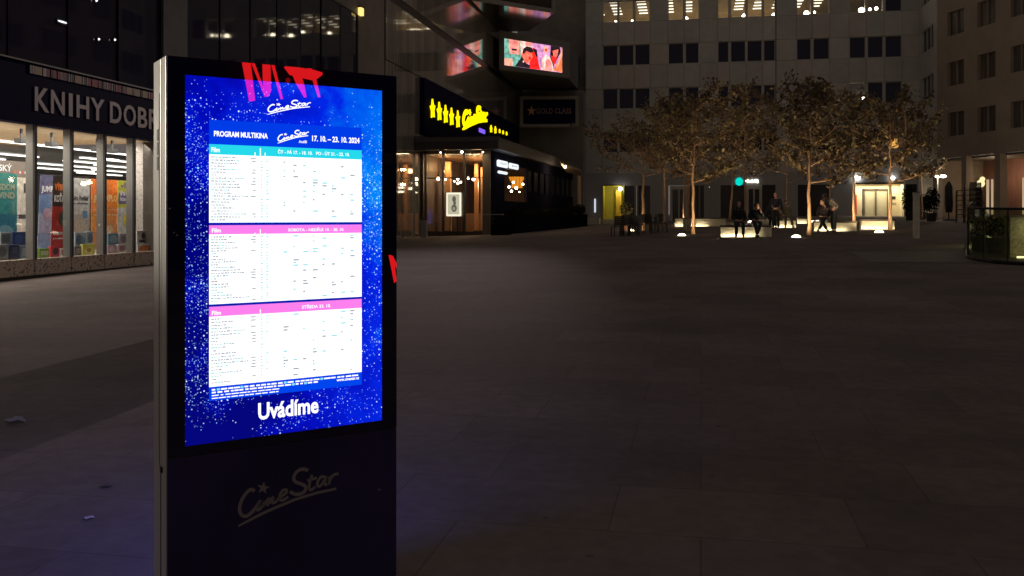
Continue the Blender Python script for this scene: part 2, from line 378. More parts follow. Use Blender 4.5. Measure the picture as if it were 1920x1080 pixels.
UL = [(640, 640), (700, 608), (800, 555), (900, 510), (1050, 447), (1200, 402), (1345, 370)]
def logo(fr, box, n0, n1, mb, wide=1.0, thick=22):
    u0, u1, v0, v1 = box
    def T(p): return (u0 + (p[0] - 636) / 728 * (u1 - u0), v0 + (652 - p[1]) / 430 * (v1 - v0))
    wd = thick / 430 * (v1 - v0)
    for k, pts in LOGO_RAW.items():
        # resample with a Catmull-Rom curve for smooth script
        P = [pts[0]] + pts + [pts[-1]]; q = []
        for i in range(1, len(P) - 2):
            for s in range(4):
                t = s / 4; p0, p1, p2, p3 = P[i - 1], P[i], P[i + 1], P[i + 2]
                q.append(tuple(.5 * ((2 * p1[c]) + (-p0[c] + p2[c]) * t + (2 * p0[c] - 5 * p1[c] + 4 * p2[c] - p3[c]) * t * t + (-p0[c] + 3 * p1[c] - 3 * p2[c] + p3[c]) * t ** 3) for c in (0, 1)))
        q.append(P[-2])
        mb.stroke(fr, [T(p) for p in q], wd * (1.25 if k in 'CS' else .95), n0, n1)
    mb.stroke(fr, [T(p) for p in UL], [wd * x for x in (.5, .8, .95, 1, 1, .95, .9)], n0, n1)
    st = []
    for i in range(10):
        a = math.pi / 2 + i * math.pi / 5 + .25; r = 46 if i % 2 == 0 else 19
        st.append(T((820 - r * math.cos(a), 365 - r * math.sin(a))))
    mb.fpoly(fr, st, n0, n1)
    return mb
# raised grey emblem on the lower panel: pixel strokes un-projected to the panel
q0 = K.hit(280 + 636 / 3.84, 820 + 652 / 3.84); q1 = K.hit(280 + 1364 / 3.84, 820 + 222 / 3.84)
zz0 = K.hit(446, 986)[1]
b = MB()
def emb(p): return K.hit(280 + p[0] / 3.84, 820 + p[1] / 3.84)
for k, pts in LOGO_RAW.items():
    P = [pts[0]] + pts + [pts[-1]]; q = []
    for i in range(1, len(P) - 2):
        for s in range(4):
            t = s / 4; p0, p1, p2, p3 = P[i - 1], P[i], P[i + 1], P[i + 2]
            q.append(tuple(.5 * ((2 * p1[c]) + (-p0[c] + p2[c]) * t + (2 * p0[c] - 5 * p1[c] + 4 * p2[c] - p3[c]) * t * t + (-p0[c] + 3 * p1[c] - 3 * p2[c] + p3[c]) * t ** 3) for c in (0, 1)))
    q.append(P[-2]); b.stroke(K, [emb(p) for p in q], .0135 if k in 'CS' else .0105, -.001, .0015)
b.stroke(K, [emb(p) for p in UL], [.006, .009, .011, .011, .011, .0105, .010], -.001, .0015)
b.fpoly(K, [emb((820 + (46 if i % 2 == 0 else 19) * math.cos(-math.pi / 2 + .15 + i * math.pi / 5), 365 + (46 if i % 2 == 0 else 19) * math.sin(-math.pi / 2 + .15 + i * math.pi / 5))) for i in range(10)], -.001, .0015)
b.build('emblem', mat('emblem_grey', (.34, .33, .32), .5), kio)

def kbox(x0, y0, x1, y1):            # text box on the display from its left edge heights and its right end
    ul, vt = K.hit(x0, y0); _, vb = K.hit(x0, y1); ur, _ = K.hit(x1, y0); return ul, ur, vb, vt
b = MB(); logo(K, kbox(501, 184, 583, 215.5), .0004, .0006, b, thick=25); b.build('display_logo', E['white'], scr); b = MB(); logo(K, kbox(520, 242, 579, 269.5), .001, .0012, b, thick=26); b.build('table_logo', E['white'], scr)
for s_, bx_, bo_, nm_ in (('PROGRAM MULTIKINA', (401, 245, 502, 255.5), .03, 'table_title'), ('17. 10. – 23. 10. 2024', (585, 254, 674, 265), .03, 'date_line'), ('Anděl', (560, 262.5, 575, 268), .02, 'place_line'), ('Film', (396, 276, 412, 285), .025, 'column_heading'),
    ('ČT - PÁ 17. - 18. 10.   PO - ÚT 21. - 22. 10.', (521, 279.5, 655, 288), .015, 'days_line'), ('Film', (397, 428, 414, 436), .025, 'column_heading'), ('SOBOTA - NEDĚLE 19. - 20. 10.', (540, 426.5, 645, 434), .02, 'days_line'), ('Film', (397, 583, 414, 591), .025, 'column_heading'), ('STŘEDA 23. 10.', (566, 571, 620, 579), .02, 'days_line')):
    b = MB(); text(b, s_, K, *kbox(*bx_), .0012, bo_); b.build(nm_, E['white'], scr)
b = MB()
for s0, s1 in ((278, 290), (430, 440), (580, 594)):
    for px, hgt in ((478, .35), (488, 1), (497, .3)):
        uu, vt = K.hit(px, s0 + (s1 - s0) * (1 - hgt)); _, vb = K.hit(px, s1 + 2); b.face([K.p(uu - .002, vb, .0012), K.p(uu + .002, vb, .0012), K.p(uu + .002, vt, .0012), K.p(uu - .002, vt, .0012)])
b.build('column_ticks', E['white'], scr)
b = MB(); text(b, 'Uvádíme', K, *kbox(484, 756, 597, 788), .0012, .028); b.build('caption', E['white'], scr)
# rows of tiny print
b = MB(); rr = random.Random(3)
def dash(u0, u1, v, h, m): b.mat(m); b.face([K.p(u0, v, .0014), K.p(u1, v, .0014), K.p(u1, v + h, .0014), K.p(u0, v + h, .0014)])
for top, bot, step in ((lv[2], lv[3], .0118), (lv[5], lv[6], .0110), (lv[8], lv[9], .0125)):
    b = MB(); v = top - .013
    while v > bot + .008:
        L_ = rr.uniform(.03, .15) if rr.random() < .8 else .02; u = PL + .008
        while u < PL + .008 + L_:
            s = rr.uniform(.004, .013); dash(u, min(u + s, PL + .17), v, rr.uniform(.0035, .0055), 0 if rr.random() < .7 else 1); u += s + rr.uniform(.0015, .004)
        if rr.random() < .5: dash(PL + .185 - rr.uniform(.008, .022), PL + .185, v, .0045, 0)
        for c in (.205, .228):
            if rr.random() < .75: dash(PL + c, PL + c + rr.uniform(.004, .011), v, .005, 1)
        u = PL + .30
        while u < PR - .03:
            if rr.random() < .19: s = rr.uniform(.006, .024); dash(u, u + s, v, .006, 1 if rr.random() < .6 else 0)
            u += .042
        v -= step
    dash(PL + .190, PL + .1915, bot, top - bot, 1); b.build('table_print', [E['dash'], E['dash2'], E['tag'], E['white']], scr)
b = MB()
fr_ = lv[9] - lv[10]
for row, (a0, a1) in enumerate(((.01, .62), (.01, .44), (.01, .28), (.01, .28))):
    u = PL + a0; v = lv[9] - fr_ * (.30 + .2 * row)
    while u < PL + a1:
        if row < 2 and rr.random() < .2: dash(u, u + .012, v, .009, 2); u += .016
        s = rr.uniform(.01, .03); dash(u, u + s, v + .0015, .006 if row < 2 else .004, 3); u += s + rr.uniform(.002, .008)
text(b.mat(3), 'www.cinestar.cz', K, PR - .115, PR - .012, lv[9] - fr_ * .55, lv[9] - fr_ * .33, .0014, .03)
b.build('small_print', [E['dash'], E['dash2'], E['tag'], E['white']], scr)

# ------------------------------------------------------------------ left side: bookshop
XF = -15.1
BF = Fr((XF, 0, 0), (0, 1, 0), (1, 0, 0))                  # u = Y, v = Z, n = out of the facade
def uX(px, X=XF): return onX(px, HY, X).y
shop = thing('bookshop_building', 'dark glazed building with a navy bookshop fascia and lit display windows', 'building', (XF, 17, 0))
glassdk = mat('dark_curtain_glass', (.028, .028, .055), .03, ior=1.6, bump=.012, bscale=.35)
MULL = mat('mullion_black', (.006, .006, .008), .9, spec=0)
def curtain(name, y0, y1, z0, z1, step, parent, n=0.0, m=glassdk):
    b = MB(); k = max(1, round((y1 - y0) / step)); s = (y1 - y0) / k; r = random.Random(int(y0 * 10 + z0))
    for i in range(k):
        a = r.uniform(-.004, .004) * 6
        p = BF.p; u0, u1 = y0 + i * s + .02, y0 + (i + 1) * s - .02
        b.face([p(u0, z0, n - .04 + a), p(u1, z0, n - .04 - a), p(u1, z1, n - .04 - a), p(u0, z1, n - .04 + a)])
    o = b.build(name, m, parent)
    b = MB()
    for i in range(k + 1): b.fb(BF, y0 + i * s - .025, y0 + i * s + .025, z0, z1, n - .12, n - .02)
    b.build('mullions', MULL, parent); return o
SILL, HEAD = .60, 3.757
curtain('upper_glazing', 8, 24.4, 5.2, 27, 2.05, shop)
b = MB(); b.fb(BF, 8, 24.4, HEAD, 5.165, -.3, .05); b.build('fascia', M['navy'], shop)
b = MB(); b.fb(BF, 8, 24.4, 5.165, 5.2, -.3, .09); b.build('fascia_trim', M['grey'], shop)
speck = bpy.data.materials.new('terrazzo'); speck.use_nodes = True
nt = speck.node_tree; tc = nt.nodes.new('ShaderNodeTexCoord'); v = nt.nodes.new('ShaderNodeTexNoise'); v.inputs['Scale'].default_value = 14; v.inputs['Detail'].default_value = 3
nt.links.new(tc.outputs['Object'], v.inputs['Vector']); cr = nt.nodes.new('ShaderNodeValToRGB'); cr.color_ramp.elements[0].position = .36; cr.color_ramp.elements[0].color = (.04, .032, .025, 1); cr.color_ramp.elements[1].position = .46; cr.color_ramp.elements[1].color = (.40, .33, .25, 1)
nt.links.new(v.outputs[0], cr.inputs[0]); nt.links.new(cr.outputs[0], nt.nodes['Principled BSDF'].inputs['Base Color'])
MY = [11.26, 12.57, 13.88, 15.19, 16.5, 17.82, 19.13, 20.44, 21.76, 23.06, 24.36]
b = MB()
for i in range(len(MY) - 1): b.fb(BF, MY[i] + .012, MY[i + 1] - .012, .22, SILL, -.22, -.01)
b.build('stone_plinth', speck, shop, bevel=.006)
b = MB(); b.fb(BF, 8, 24.4, -.5, .22, -.25, -.045); b.build('plinth_base', M['black'], shop)
jamb = mat('jamb_aluminium', (.20, .195, .19), .35, .5, noise=.05)
for i in range(len(MY) - 1):
    b = MB(); b.fb(BF, MY[i] - .045, MY[i] + .045, SILL, HEAD, -.03, .02)
    wd = b.build('shop_window', M['black'], shop)
    b = MB(); b.fb(BF, MY[i + 1] - .045, MY[i + 1] + .035, SILL, HEAD, -.22, -.031); b.build('jamb', jamb, wd)
    b = MB(); p = BF.p; b.face([p(MY[i] + .045, SILL, -.05), p(MY[i + 1] - .045, SILL, -.05), p(MY[i + 1] - .045, HEAD, -.05), p(MY[i] + .045, HEAD, -.05)]); b.build('pane', M['pane'], wd)
b = MB(); b.fb(BF, 8, MY[0] - .05, SILL, HEAD, -.3, -.05); b.build('blank_bay', M['navy'], shop)
# interior shell of the shop
XB = -33
b = MB(); b.box(XB, XF - .23, 10, 46, SILL - .15, SILL - .02); b.build('shop_floor', mat('shop_floor', (.55, .50, .44), .35), shop)
b = MB(); b.box(-20.2, XF - .31, 10, 24.9, HEAD + .0, HEAD + .1); b.build('wood_ceiling', mat('ceiling_slats', (.62, .47, .30), .5, noise=.18, nscale=2, stretch=(8, .5, 1)), shop)
b = MB(); b.box(XB, -20.2, 10, 46, HEAD + .02, HEAD + .12); b.box(-20.3, -20.2, 10, 46, HEAD - .12, HEAD + .02); b.build('grey_ceiling', mat('grey_ceiling', (.20, .20, .20), .6), shop)
b = MB(); b.box(XB - .2, XB, 10, 46, SILL, HEAD); b.box(XB, XF - .3, 46, 46.2, SILL, HEAD); b.box(XB, XF - .3, 9.8, 10, SILL, HEAD); b.build('inner_wall', mat('inner_wall', (.26, .255, .25), .7, noise=.15, nscale=1), shop)
def script_wall():
    m = bpy.data.materials.new('script_pattern'); m.use_nodes = True; nt = m.node_tree
    tc = nt.nodes.new('ShaderNodeTexCoord'); n = nt.nodes.new('ShaderNodeTexNoise'); n.inputs['Scale'].default_value = 3.2; n.inputs['Detail'].default_value = 2; nt.links.new(tc.outputs['Object'], n.inputs['Vector'])
    wv = nt.nodes.new('ShaderNodeMath'); wv.operation = 'PINGPONG'; wv.inputs[1].default_value = .06; nt.links.new(n.outputs[0], wv.inputs[0])
    cr = nt.nodes.new('ShaderNodeValToRGB'); cr.color_ramp.elements[0].position = .006; cr.color_ramp.elements[0].color = (.24, .22, .22, 1); cr.color_ramp.elements[1].position = .012; cr.color_ramp.elements[1].color = (.48, .45, .44, 1)
    nt.links.new(wv.outputs[0], cr.inputs[0]); nt.links.new(cr.outputs[0], nt.nodes['Principled BSDF'].inputs['Base Color']); return m
b = MB(); b.box(-16.25, XF - .24, 24.55, 24.75, SILL - .02, HEAD); b.build('patterned_partition', script_wall(), shop)
STL = emis('strip_white', (1, .95, .86), 3.2)
for (x, y0, y1, wdt) in ((-19.2, 12, 40, .07), (-21.6, 22, 25.5, .07), (-21.8, 30, 33, .07), (-24.4, 34.5, 38, .08), (-27, 38, 42, .08), (-29.6, 40.5, 44, .09), (-22.6, 34.5, 37.5, .07), (-30, 35, 38, .09), (-23.2, 25.6, 29.5, .08), (-23.6, 31.5, 34, .08), (-25.4, 27, 30.5, .08), (-26, 33, 37, .08), (-28, 30, 33, .09), (-28.4, 36, 40, .09), (-31, 33, 38, .09)):
    b = MB(); b.box(x - wdt, x + wdt, y0, y1, HEAD - .05, HEAD - .01); b.build('ceiling_light', STL, shop)
for (x, y) in ((-21.0, 24.0), (-22.5, 26.2), (-21.2, 31), (-24, 38)):
    b = MB(); b.tube([(x, y, HEAD - .06), (x, y, HEAD + .01)], .22, 16); b.build('downlight', M['ltwhite'], shop)
for px in (97, 182, 210, 40):
    yy = uX(px, -16.2); b = MB(); b.box(-16.3, -16.1, yy - .13, yy + .13, 3.40, 3.52); b.box(-16.22, -16.18, yy - .03, yy + .03, 3.5, HEAD); tl = b.build('track_spotlight', M['black'], shop)
    b = MB(); b.box(-16.32, -16.301, yy - .1, yy + .1, 3.42, 3.50); b.build('lens', M['ltwhite'], tl)
lamp('shop_ceiling_glow', 'AREA', (-17.6, 18, HEAD - .12), 800, (1, .90, .76), shop, 3.2, sy=14, rot=(0, 0, 0))
lamp('shop_rear_glow', 'AREA', (-26, 32, HEAD - .12), 200, (1, .95, .88), shop, 9, sy=18, rot=(0, 0, 0))
lamp('window_wash', 'AREA', (-15.55, 18, 3.62), 150, (1, .93, .82), shop, .25, sy=13, rot=(0, R(38), 0))
# sign lettering on the fascia: each letter fitted between its measured edges
lets = [('K', 61, 88), ('N', 91.5, 117), ('I', 125, 132), ('H', 139.5, 163), ('Y', 166, 191.6), ('D', 202.5, 224), ('O', 228, 251), ('B', 255, 272.5), ('R', 275.6, 294)]
LM = mat('sign_letter_grey', (.52, .47, .46), .5, noise=.06)
def solid_text(name, s, fr, box, n0, n1, m, parent, bold=.02):
    b = MB(); text(b, s, fr, *box, n1, bold); k = len(b.v); nf = len(b.f)
    # extrude: side walls from boundary edges
    from collections import Counter
    ed = Counter()
    for f in b.f:
        for i in range(len(f)): ed[(f[i], f[(i + 1) % len(f)])] += 1
    back = [v - fr.n * (n1 - n0) for v in b.v]; b.v += back
    for (i, j) in list(ed):
        if (j, i) not in ed: b.f.append([i, i + k, j + k, j]); b.m.append(0)
    return b.build(name, m, parent)
for ch_, a, c in lets: solid_text('sign_letter', ch_, BF, (uX(a), uX(c), 4.07, 4.635), .05, .065, LM, shop, .02)
y = uX(294) + .12
for ch_ in 'OVSKÝ':
    h = .15 if ch_ == 'Ý' else 0; solid_text('sign_letter', ch_, BF, (y, y + .46, 4.07, 4.635 + h), .05, .10, LM, shop, .02); y += .58
# strip of coloured book spines
r5 = random.Random(12); b = MB(); y = uX(52); sp = [(.24, .02, .03), (.42, .40, .40), (.36, .27, .15), (.11, .10, .14), (.48, .46, .47), (.20, .03, .05), (.33, .22, .12), (.03, .03, .05)]
while y < 26:
    i = r5.choice([0, 1, 1, 1, 2, 3, 4, 4, 5, 6, 7, 7]); wdt = {0: .13, 2: .26, 6: .22, 5: .12}.get(i, r5.uniform(.035, .07))
    b.mat(i); b.fb(BF, y, y + wdt, 4.92, 5.11, .05, .065 + r5.uniform(0, .01)); y += wdt + r5.choice([.0, .02, .04])
    if y > 24.3: break
b.build('book_spine_strip', [mat('spine_%s' % n, c, .6) for n, c in zip(('red', 'silver', 'tan', 'slate', 'pale', 'wine', 'ochre', 'ink'), sp)], shop)
# lit name sign inside the shop
ins = thing('interior_sign', 'small lit name board hanging inside the bookshop above the teal banner', 'sign', (-17.9, 19, 3))
IF = Fr((-17.9, 0, 0), (0, 1, 0), (1, 0, 0))
def ib(px, py): return IF.hit(px, py)
(ua, va), (ub, vb) = ib(-70, 326), ib(27, 302)
b = MB(); b.fb(IF, ua, ib(56, 300)[0], va, vb, -.06, 0); b.build('board', mat('board_brown', (.12, .10, .09), .5), ins)
b = MB(); text(b, 'DOBROVSKÝ', IF, ib(-62, 320)[0], ib(22, 320)[0], ib(10, 321)[1], ib(10, 306)[1], .004, .03); b.build('lettering', emis('sign_white', (1, .95, .85), 1.2), ins)
b = MB(); rr = random.Random(5); u = ib(26, 320)[0]
while u < ib(54, 320)[0]: b.mat(rr.randint(0, 1)); b.face([IF.p(u, ib(30, 325)[1], .004), IF.p(u + .07, ib(30, 325)[1], .004), IF.p(u + .07, ib(30, 320.5)[1], .004), IF.p(u, ib(30, 320.5)[1], .004)]); u += .1
b.build('spine_motif', [emis('motif_white', (1, .9, .8), 1), emis('motif_red', (.9, .25, .15), 1)], ins)

# roll-up banners in the window (each stands on the display floor)
def banner(name, label, px0, px1, yt, X, cols, words, lean=0.0, ybot=None, tilt=0.0, art=None):
    fr = Fr((X, 0, 0), Vector((tilt, 1, 0)), Vector((1, -tilt, 0)))
    u0, v1 = fr.hit(px0, yt); u1, _ = fr.hit(px1, yt)
    t = thing(name, label, 'banner', fr.p((u0 + u1) / 2, SILL - .02, 0), 0, 'advertising banners in the bookshop window')
    v0 = SILL + .06; b = MB(); n = len(cols)
    for i, c in enumerate(cols):
        f0, f1 = i / n, (i + 1) / n; va, vb_ = v1 + (v0 - v1) * f1, v1 + (v0 - v1) * f0; da, db = lean * (1 - f1), lean * (1 - f0)
        b.mat(i); b.hexa([fr.p(u0 + da, va, 0), fr.p(u1 + da, va, 0), fr.p(u1 + da, va, -.008), fr.p(u0 + da, va, -.008), fr.p(u0 + db, vb_, 0), fr.p(u1 + db, vb_, 0), fr.p(u1 + db, vb_, -.008), fr.p(u0 + db, vb_, -.008)])
    b.build('printed_sheet', [mat('print_%s_%d' % (name, i), c, .45, noise=.4, nscale=7) for i, c in enumerate(cols)], t)
    H = v1 - v0; Wd = u1 - u0
    for (s, f0, f1, c) in words:
        b = MB(); sh = lean * (1 - (f0 + f1) / 2); text(b, s, fr, u0 + sh + Wd * .08, u1 + sh - Wd * .08, v1 - H * f1, v1 - H * f0, .004, .04); b.build('lettering', mat('ink_' + s[:3], c, .5), t)
    for (kind, cx, cy, rx, ry, c) in (art or []):
        sh = lean * (1 - cy); b = MB()
        k = 4 if kind == 'q' else 20
        b.face([fr.p(u0 + sh + Wd * cx + Wd * rx * math.cos(2 * math.pi * i / k + (math.pi / 4 if k == 4 else 0)), v1 - H * cy + H * ry * math.sin(2 * math.pi * i / k + (math.pi / 4 if k == 4 else 0)), .0025 + .0003 * len(t.children)) for i in range(k)]); b.build('picture', mat('pic', c, .5, noise=.35, nscale=9), t)
    b = MB(); b.fb(fr, u0 - .02, u1 + .02, SILL - .02, v0, -.1, .1); b.build('stand_base', M['alu'], t, bevel=.01)
    b = MB(); b.tube([fr.p((u0 + u1) / 2, v0, -.03), fr.p((u0 + u1) / 2 + lean, v1, -.03)], .012, 6); b.build('support_pole', M['alu'], t)
    return t
banner('rollup_banner', 'teal roll-up banner fading to blue, first from the street corner', -28, 32, 322, -16.1, [(.07, .38, .34), (.06, .36, .38), (.04, .25, .36), (.03, .13, .27)], [('KINGDOM', .13, .21, (.55, .62, .45)), ('of WIND', .23, .31, (.55, .62, .45))], art=[('c', .6, .72, .28, .09, (.25, .5, .6))])
banner('rollup_banner', 'cream banner with black squares between teal banner and first mullion', 27, 62, 332, -16.9, [(.55, .5, .42), (.58, .53, .45), (.5, .45, .38)], [('DESKY', .5, .54, (.05, .05, .05)), ('HRY', .8, .84, (.05, .05, .05))], art=[('q', .7, .14, .3, .09, (.03, .03, .03)), ('q', .62, .52, .55, .04, (.04, .04, .04))])
banner('rollup_banner', 'pale blue banner leaning left behind the red and black one', 70, 99, 327, -16.5, [(.10, .10, .20), (.12, .22, .42), (.28, .40, .58), (.16, .30, .52)], [('JUMP!', .14, .24, (.75, .75, .8))], lean=.12, art=[('c', .55, .5, .3, .07, (.35, .30, .42))])
banner('rollup_banner', 'black and red banner about kittens with orange and white lettering', 95, 133, 329, -16.0, [(.02, .012, .012), (.03, .012, .012), (.40, .025, .02), (.46, .03, .025), (.42, .025, .02)], [('VÝBUŠNÁ', .08, .19, (.9, .22, .04)), ('KOŤÁTKA', .22, .34, (.85, .82, .8)), ('KARETNÍ HRA', .72, .77, (.8, .78, .75)), ('pro celou rodinu', .8, .83, (.8, .78, .75))], lean=.10, art=[('c', .62, .56, .3, .11, (.035, .03, .03)), ('c', .7, .50, .1, .03, (.7, .68, .66))])
banner('rollup_banner', 'white banner with dark lettering over a sketched city', 136, 168, 333, -16.2, [(.66, .64, .62), (.66, .64, .62), (.52, .46, .40), (.45, .38, .30)], [('Art. Povídání', .24, .31, (.04, .04, .06)), ('s obrázky', .33, .37, (.1, .1, .1))], art=[('q', .72, .5, .2, .07, (.15, .3, .5)), ('c', .4, .66, .32, .09, (.6, .5, .4))])
banner('rollup_banner', 'wide orange banner with cream block lettering', 171, 224, 335, -16.4, [(.75, .18, .04), (.80, .24, .05), (.78, .30, .07), (.55, .20, .06)], [('JUNEXPLO', .22, .34, (.8, .62, .36)), ('hra plná zvířat', .42, .45, (.8, .6, .4)), ('od osmi let', .49, .52, (.8, .6, .4))], art=[('q', .55, .72, .34, .14, (.62, .30, .14)), ('c', .62, .72, .14, .06, (.75, .55, .35))])
banner('rollup_banner', 'yellow and purple banner with a round yellow badge', 221, 274, 338, -16.2, [(.56, .55, .05), (.60, .58, .06), (.62, .62, .60), (.64, .64, .62), (.5, .5, .5)], [('vědecká', .03, .11, (.25, .2, .35)), ('hravá.', .15, .22, (.75, .73, .75)), ('která vás baví', .24, .3, (.75, .73, .75))], art=[('q', .5, .26, .68, .12, (.18, .13, .32)), ('c', .55, .58, .38, .14, (.70, .60, .03)), ('c', .55, .58, .22, .08, (.75, .68, .1)), ('q', .7, .65, .2, .02, (.05, .04, .04))])
# games and books on the display step
def gamebox(label, px0, px1, y0, y1, X, col, art, cat='box', ang=0.0):
    fr = Fr((X, 0, 0), (0, 1, 0), (1, 0, 0)); u0, v1 = fr.hit(px0, y0); u1, v0 = fr.hit(px1, y1); v0 = max(v0, SILL - .02)
    t = thing('game_box', label, cat, fr.p((u0 + u1) / 2, v0, 0), 0, 'boxed games and books in the bookshop window')
    b = MB(); b.fb(fr, u0, u1, v0, v1, -.08, 0); b.build('carton', mat('carton', col, .4, noise=.2, nscale=8), t, bevel=.004)
    for (kind, cx, cy, rx, ry, c) in art:
        k = 4 if kind == 'q' else 18; b = MB(); Wd, H = u1 - u0, v1 - v0
        b.face([fr.p(u0 + Wd * cx + Wd * rx * math.cos(2 * math.pi * i / k + (math.pi / 4 if k == 4 else 0)), v0 + H * cy + H * ry * math.sin(2 * math.pi * i / k + (math.pi / 4 if k == 4 else 0)), .003 + .0004 * len(t.children)) for i in range(k)]); b.build('cover_picture', mat('cover', c, .5, noise=.3, nscale=14), t)
    if v0 > SILL: 
        b = MB(); b.fb(fr, u0 + .02, u1 - .02, SILL - .02, v0 - .002, -.07, -.02); b.build('riser', M['grey'], t)
    return t
G = gamebox
G('grey picture box beneath the teal banner, upper row', 1, 22, 436, 458, -15.75, (.30, .34, .36), [('q', .5, .5, .5, .45, (.14, .18, .2))])
G('dark blue tall box beside the grey picture box', 24, 50, 435, 462, -15.8, (.03, .07, .22), [('c', .4, .5, .3, .35, (.06, .14, .4))])
G('navy box in the bottom row under the blue tall box', 19, 36, 459, 484, -15.6, (.02, .03, .10), [('q', .5, .6, .4, .3, (.05, .08, .2))])
G('grey box at the bottom below the teal banner', -8, 16, 459, 485, -15.6, (.22, .24, .26), [('c', .5, .5, .35, .35, (.1, .12, .14))])
G('small blue and white box by the first mullion', 38, 53, 460, 484, -15.6, (.16, .24, .34), [('q', .5, .5, .4, .4, (.35, .4, .46))])
G('low green book lying near the red banner foot', 74, 92, 466, 484, -15.62, (.2, .34, .06), [('q', .5, .5, .5, .3, (.5, .55, .4))])
G('red and black book at the foot of the red banner', 96, 112, 462, 484, -15.62, (.5, .03, .06), [('c', .5, .5, .3, .3, (.04, .02, .03))])
G('white card box beside the red and black book', 113, 124, 466, 485, -15.6, (.6, .58, .58), [('q', .5, .5, .3, .4, (.5, .05, .08))])
G('pale blue box with sketches under the white banner', 141, 162, 436, 462, -15.75, (.45, .52, .62), [('c', .35, .5, .3, .35, (.12, .2, .4)), ('c', .7, .4, .2, .3, (.2, .3, .5))])
G('light blue slim box next to the sketch box', 163, 175, 434, 460, -15.78, (.36, .44, .54), [('c', .5, .5, .35, .35, (.16, .2, .34))])
G('bright yellow box with a ringed badge', 155, 178, 458, 483, -15.55, (.62, .62, .2), [('q', .5, .5, .55, .55, (.75, .66, .05)), ('c', .5, .45, .35, .32, (.8, .75, .4)), ('c', .5, .45, .2, .2, (.55, .45, .02))])
G('dark grey box left of the yellow box', 140, 153, 462, 485, -15.6, (.12, .11, .12), [('q', .5, .5, .4, .4, (.3, .28, .3))])
G('teal picture box in front of the orange banner', 203, 222, 438, 458, -15.75, (.12, .26, .36), [('c', .5, .5, .4, .35, (.3, .45, .5))])
G('grey picture box below the yellow and purple banner', 224, 240, 438, 458, -15.75, (.42, .4, .42), [('c', .5, .5, .35, .35, (.2, .2, .24))])
G('pink patterned box in the bottom row by the fourth mullion', 203, 219, 460, 478, -15.6, (.4, .26, .34), [('c', .4, .5, .3, .35, (.6, .5, .55))])
G('white patterned box beside the pink patterned box', 221, 243, 458, 477, -15.6, (.55, .52, .52), [('q', .35, .5, .3, .4, (.3, .12, .16)), ('c', .75, .5, .2, .3, (.25, .28, .32))])
G('white box with a dark dog face, above an orange box', 257, 283, 433, 456, -15.65, (.62, .61, .60), [('c', .5, .62, .2, .24, (.06, .05, .05)), ('q', .5, .2, .5, .14, (.05, .05, .05))])
G('white box with an orange arch at the window corner', 258, 285, 458, 474, -15.5, (.6, .58, .56), [('c', .5, .35, .42, .45, (.6, .2, .06))])

for px, py, r, w_, l in ((185.5, 73.5, .028, .028, 'left one of two tiny added white reflections on the dark glazing above the bookshop'), (215.5, 74.5, .028, .028, 'right one of two tiny added white reflections on the dark glazing above the bookshop'), (117, 41, .02, .17, 'thin added white reflection streak high on the dark glazing'), (181, 1, .03, .03, 'tiny added white reflection at the top of the dark glazing')):
    q = onX(px, py, XF + .02); t = thing('glazing_glint', l, 'lamp', q, 0, 'imitated reflections on the dark glazing'); b = MB(); b.ball(q, (.03, w_, r)); b.build('lens', emis('glint_white', (.9, .93, 1), 1.6), t, True); b = MB(); b.box(q.x - .06, q.x - .01, q.y - w_, q.y + w_, q.z - .05, q.z + .05); b.build('housing', M['black'], t)  # glowing beads and backings imitate reflections in the glass, not lamps
# ------------------------------------------------------------------ cinema block
cine = thing('cinema_building', 'tall dark cinema block with ribbed metal cladding and stacked angled volumes', 'building', (XF, 54, 0))
def ribbed(name, col):
    m = bpy.data.materials.new(name); m.use_nodes = True; nt = m.node_tree; b = nt.nodes['Principled BSDF']; L = nt.links.new
    b.inputs['Base Color'].default_value = (*col, 1); b.inputs['Metallic'].default_value = .6; b.inputs['Roughness'].default_value = .045
    tc = nt.nodes.new('ShaderNodeTexCoord'); sp_ = nt.nodes.new('ShaderNodeSeparateXYZ'); L(tc.outputs['Object'], sp_.inputs[0])
    wv = nt.nodes.new('ShaderNodeMath'); wv.operation = 'MULTIPLY'; wv.inputs[1].default_value = 2 * math.pi / .22; L(sp_.outputs['Y'], wv.inputs[0])
    sn = nt.nodes.new('ShaderNodeMath'); sn.operation = 'SINE'; L(wv.outputs[0], sn.inputs[0])
    bp = nt.nodes.new('ShaderNodeBump'); bp.inputs['Strength'].default_value = .012; bp.inputs['Distance'].default_value = .02; L(sn.outputs[0], bp.inputs['Height']); L(bp.outputs[0], b.inputs['Normal'])
    n = nt.nodes.new('ShaderNodeTexNoise'); n.inputs['Scale'].default_value = 1; mp = nt.nodes.new('ShaderNodeMapping'); mp.inputs['Scale'].default_value = (1, 2.2, .12); L(tc.outputs['Object'], mp.inputs[0]); L(mp.outputs[0], n.inputs['Vector'])
    r = nt.nodes.new('ShaderNodeMapRange'); r.inputs[1].default_value = .3; r.inputs[2].default_value = .7; r.inputs[3].default_value = .7; r.inputs[4].default_value = 1.25; L(n.outputs[0], r.inputs[0])
    vm = nt.nodes.new('ShaderNodeVectorMath'); vm.operation = 'SCALE'; vm.inputs[0].default_value = col; L(r.outputs[0], vm.inputs['Scale']); L(vm.outputs[0], b.inputs['Base Color'])
    return m
RIB = ribbed('ribbed_cladding', (.40, .375, .35)); SMOOTH = mat('smooth_cladding', (.24, .225, .205), .22, .7, noise=.1, nscale=.6)
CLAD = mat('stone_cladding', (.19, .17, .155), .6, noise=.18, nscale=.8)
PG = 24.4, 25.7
b = MB(); b.fb(BF, 24.4, 25.7, -.5, 27, -.6, .06); b.build('corner_pier', mat('pier_stone', (.075, .066, .058), .7, noise=.2, nscale=1.5, spec=.1), cine)
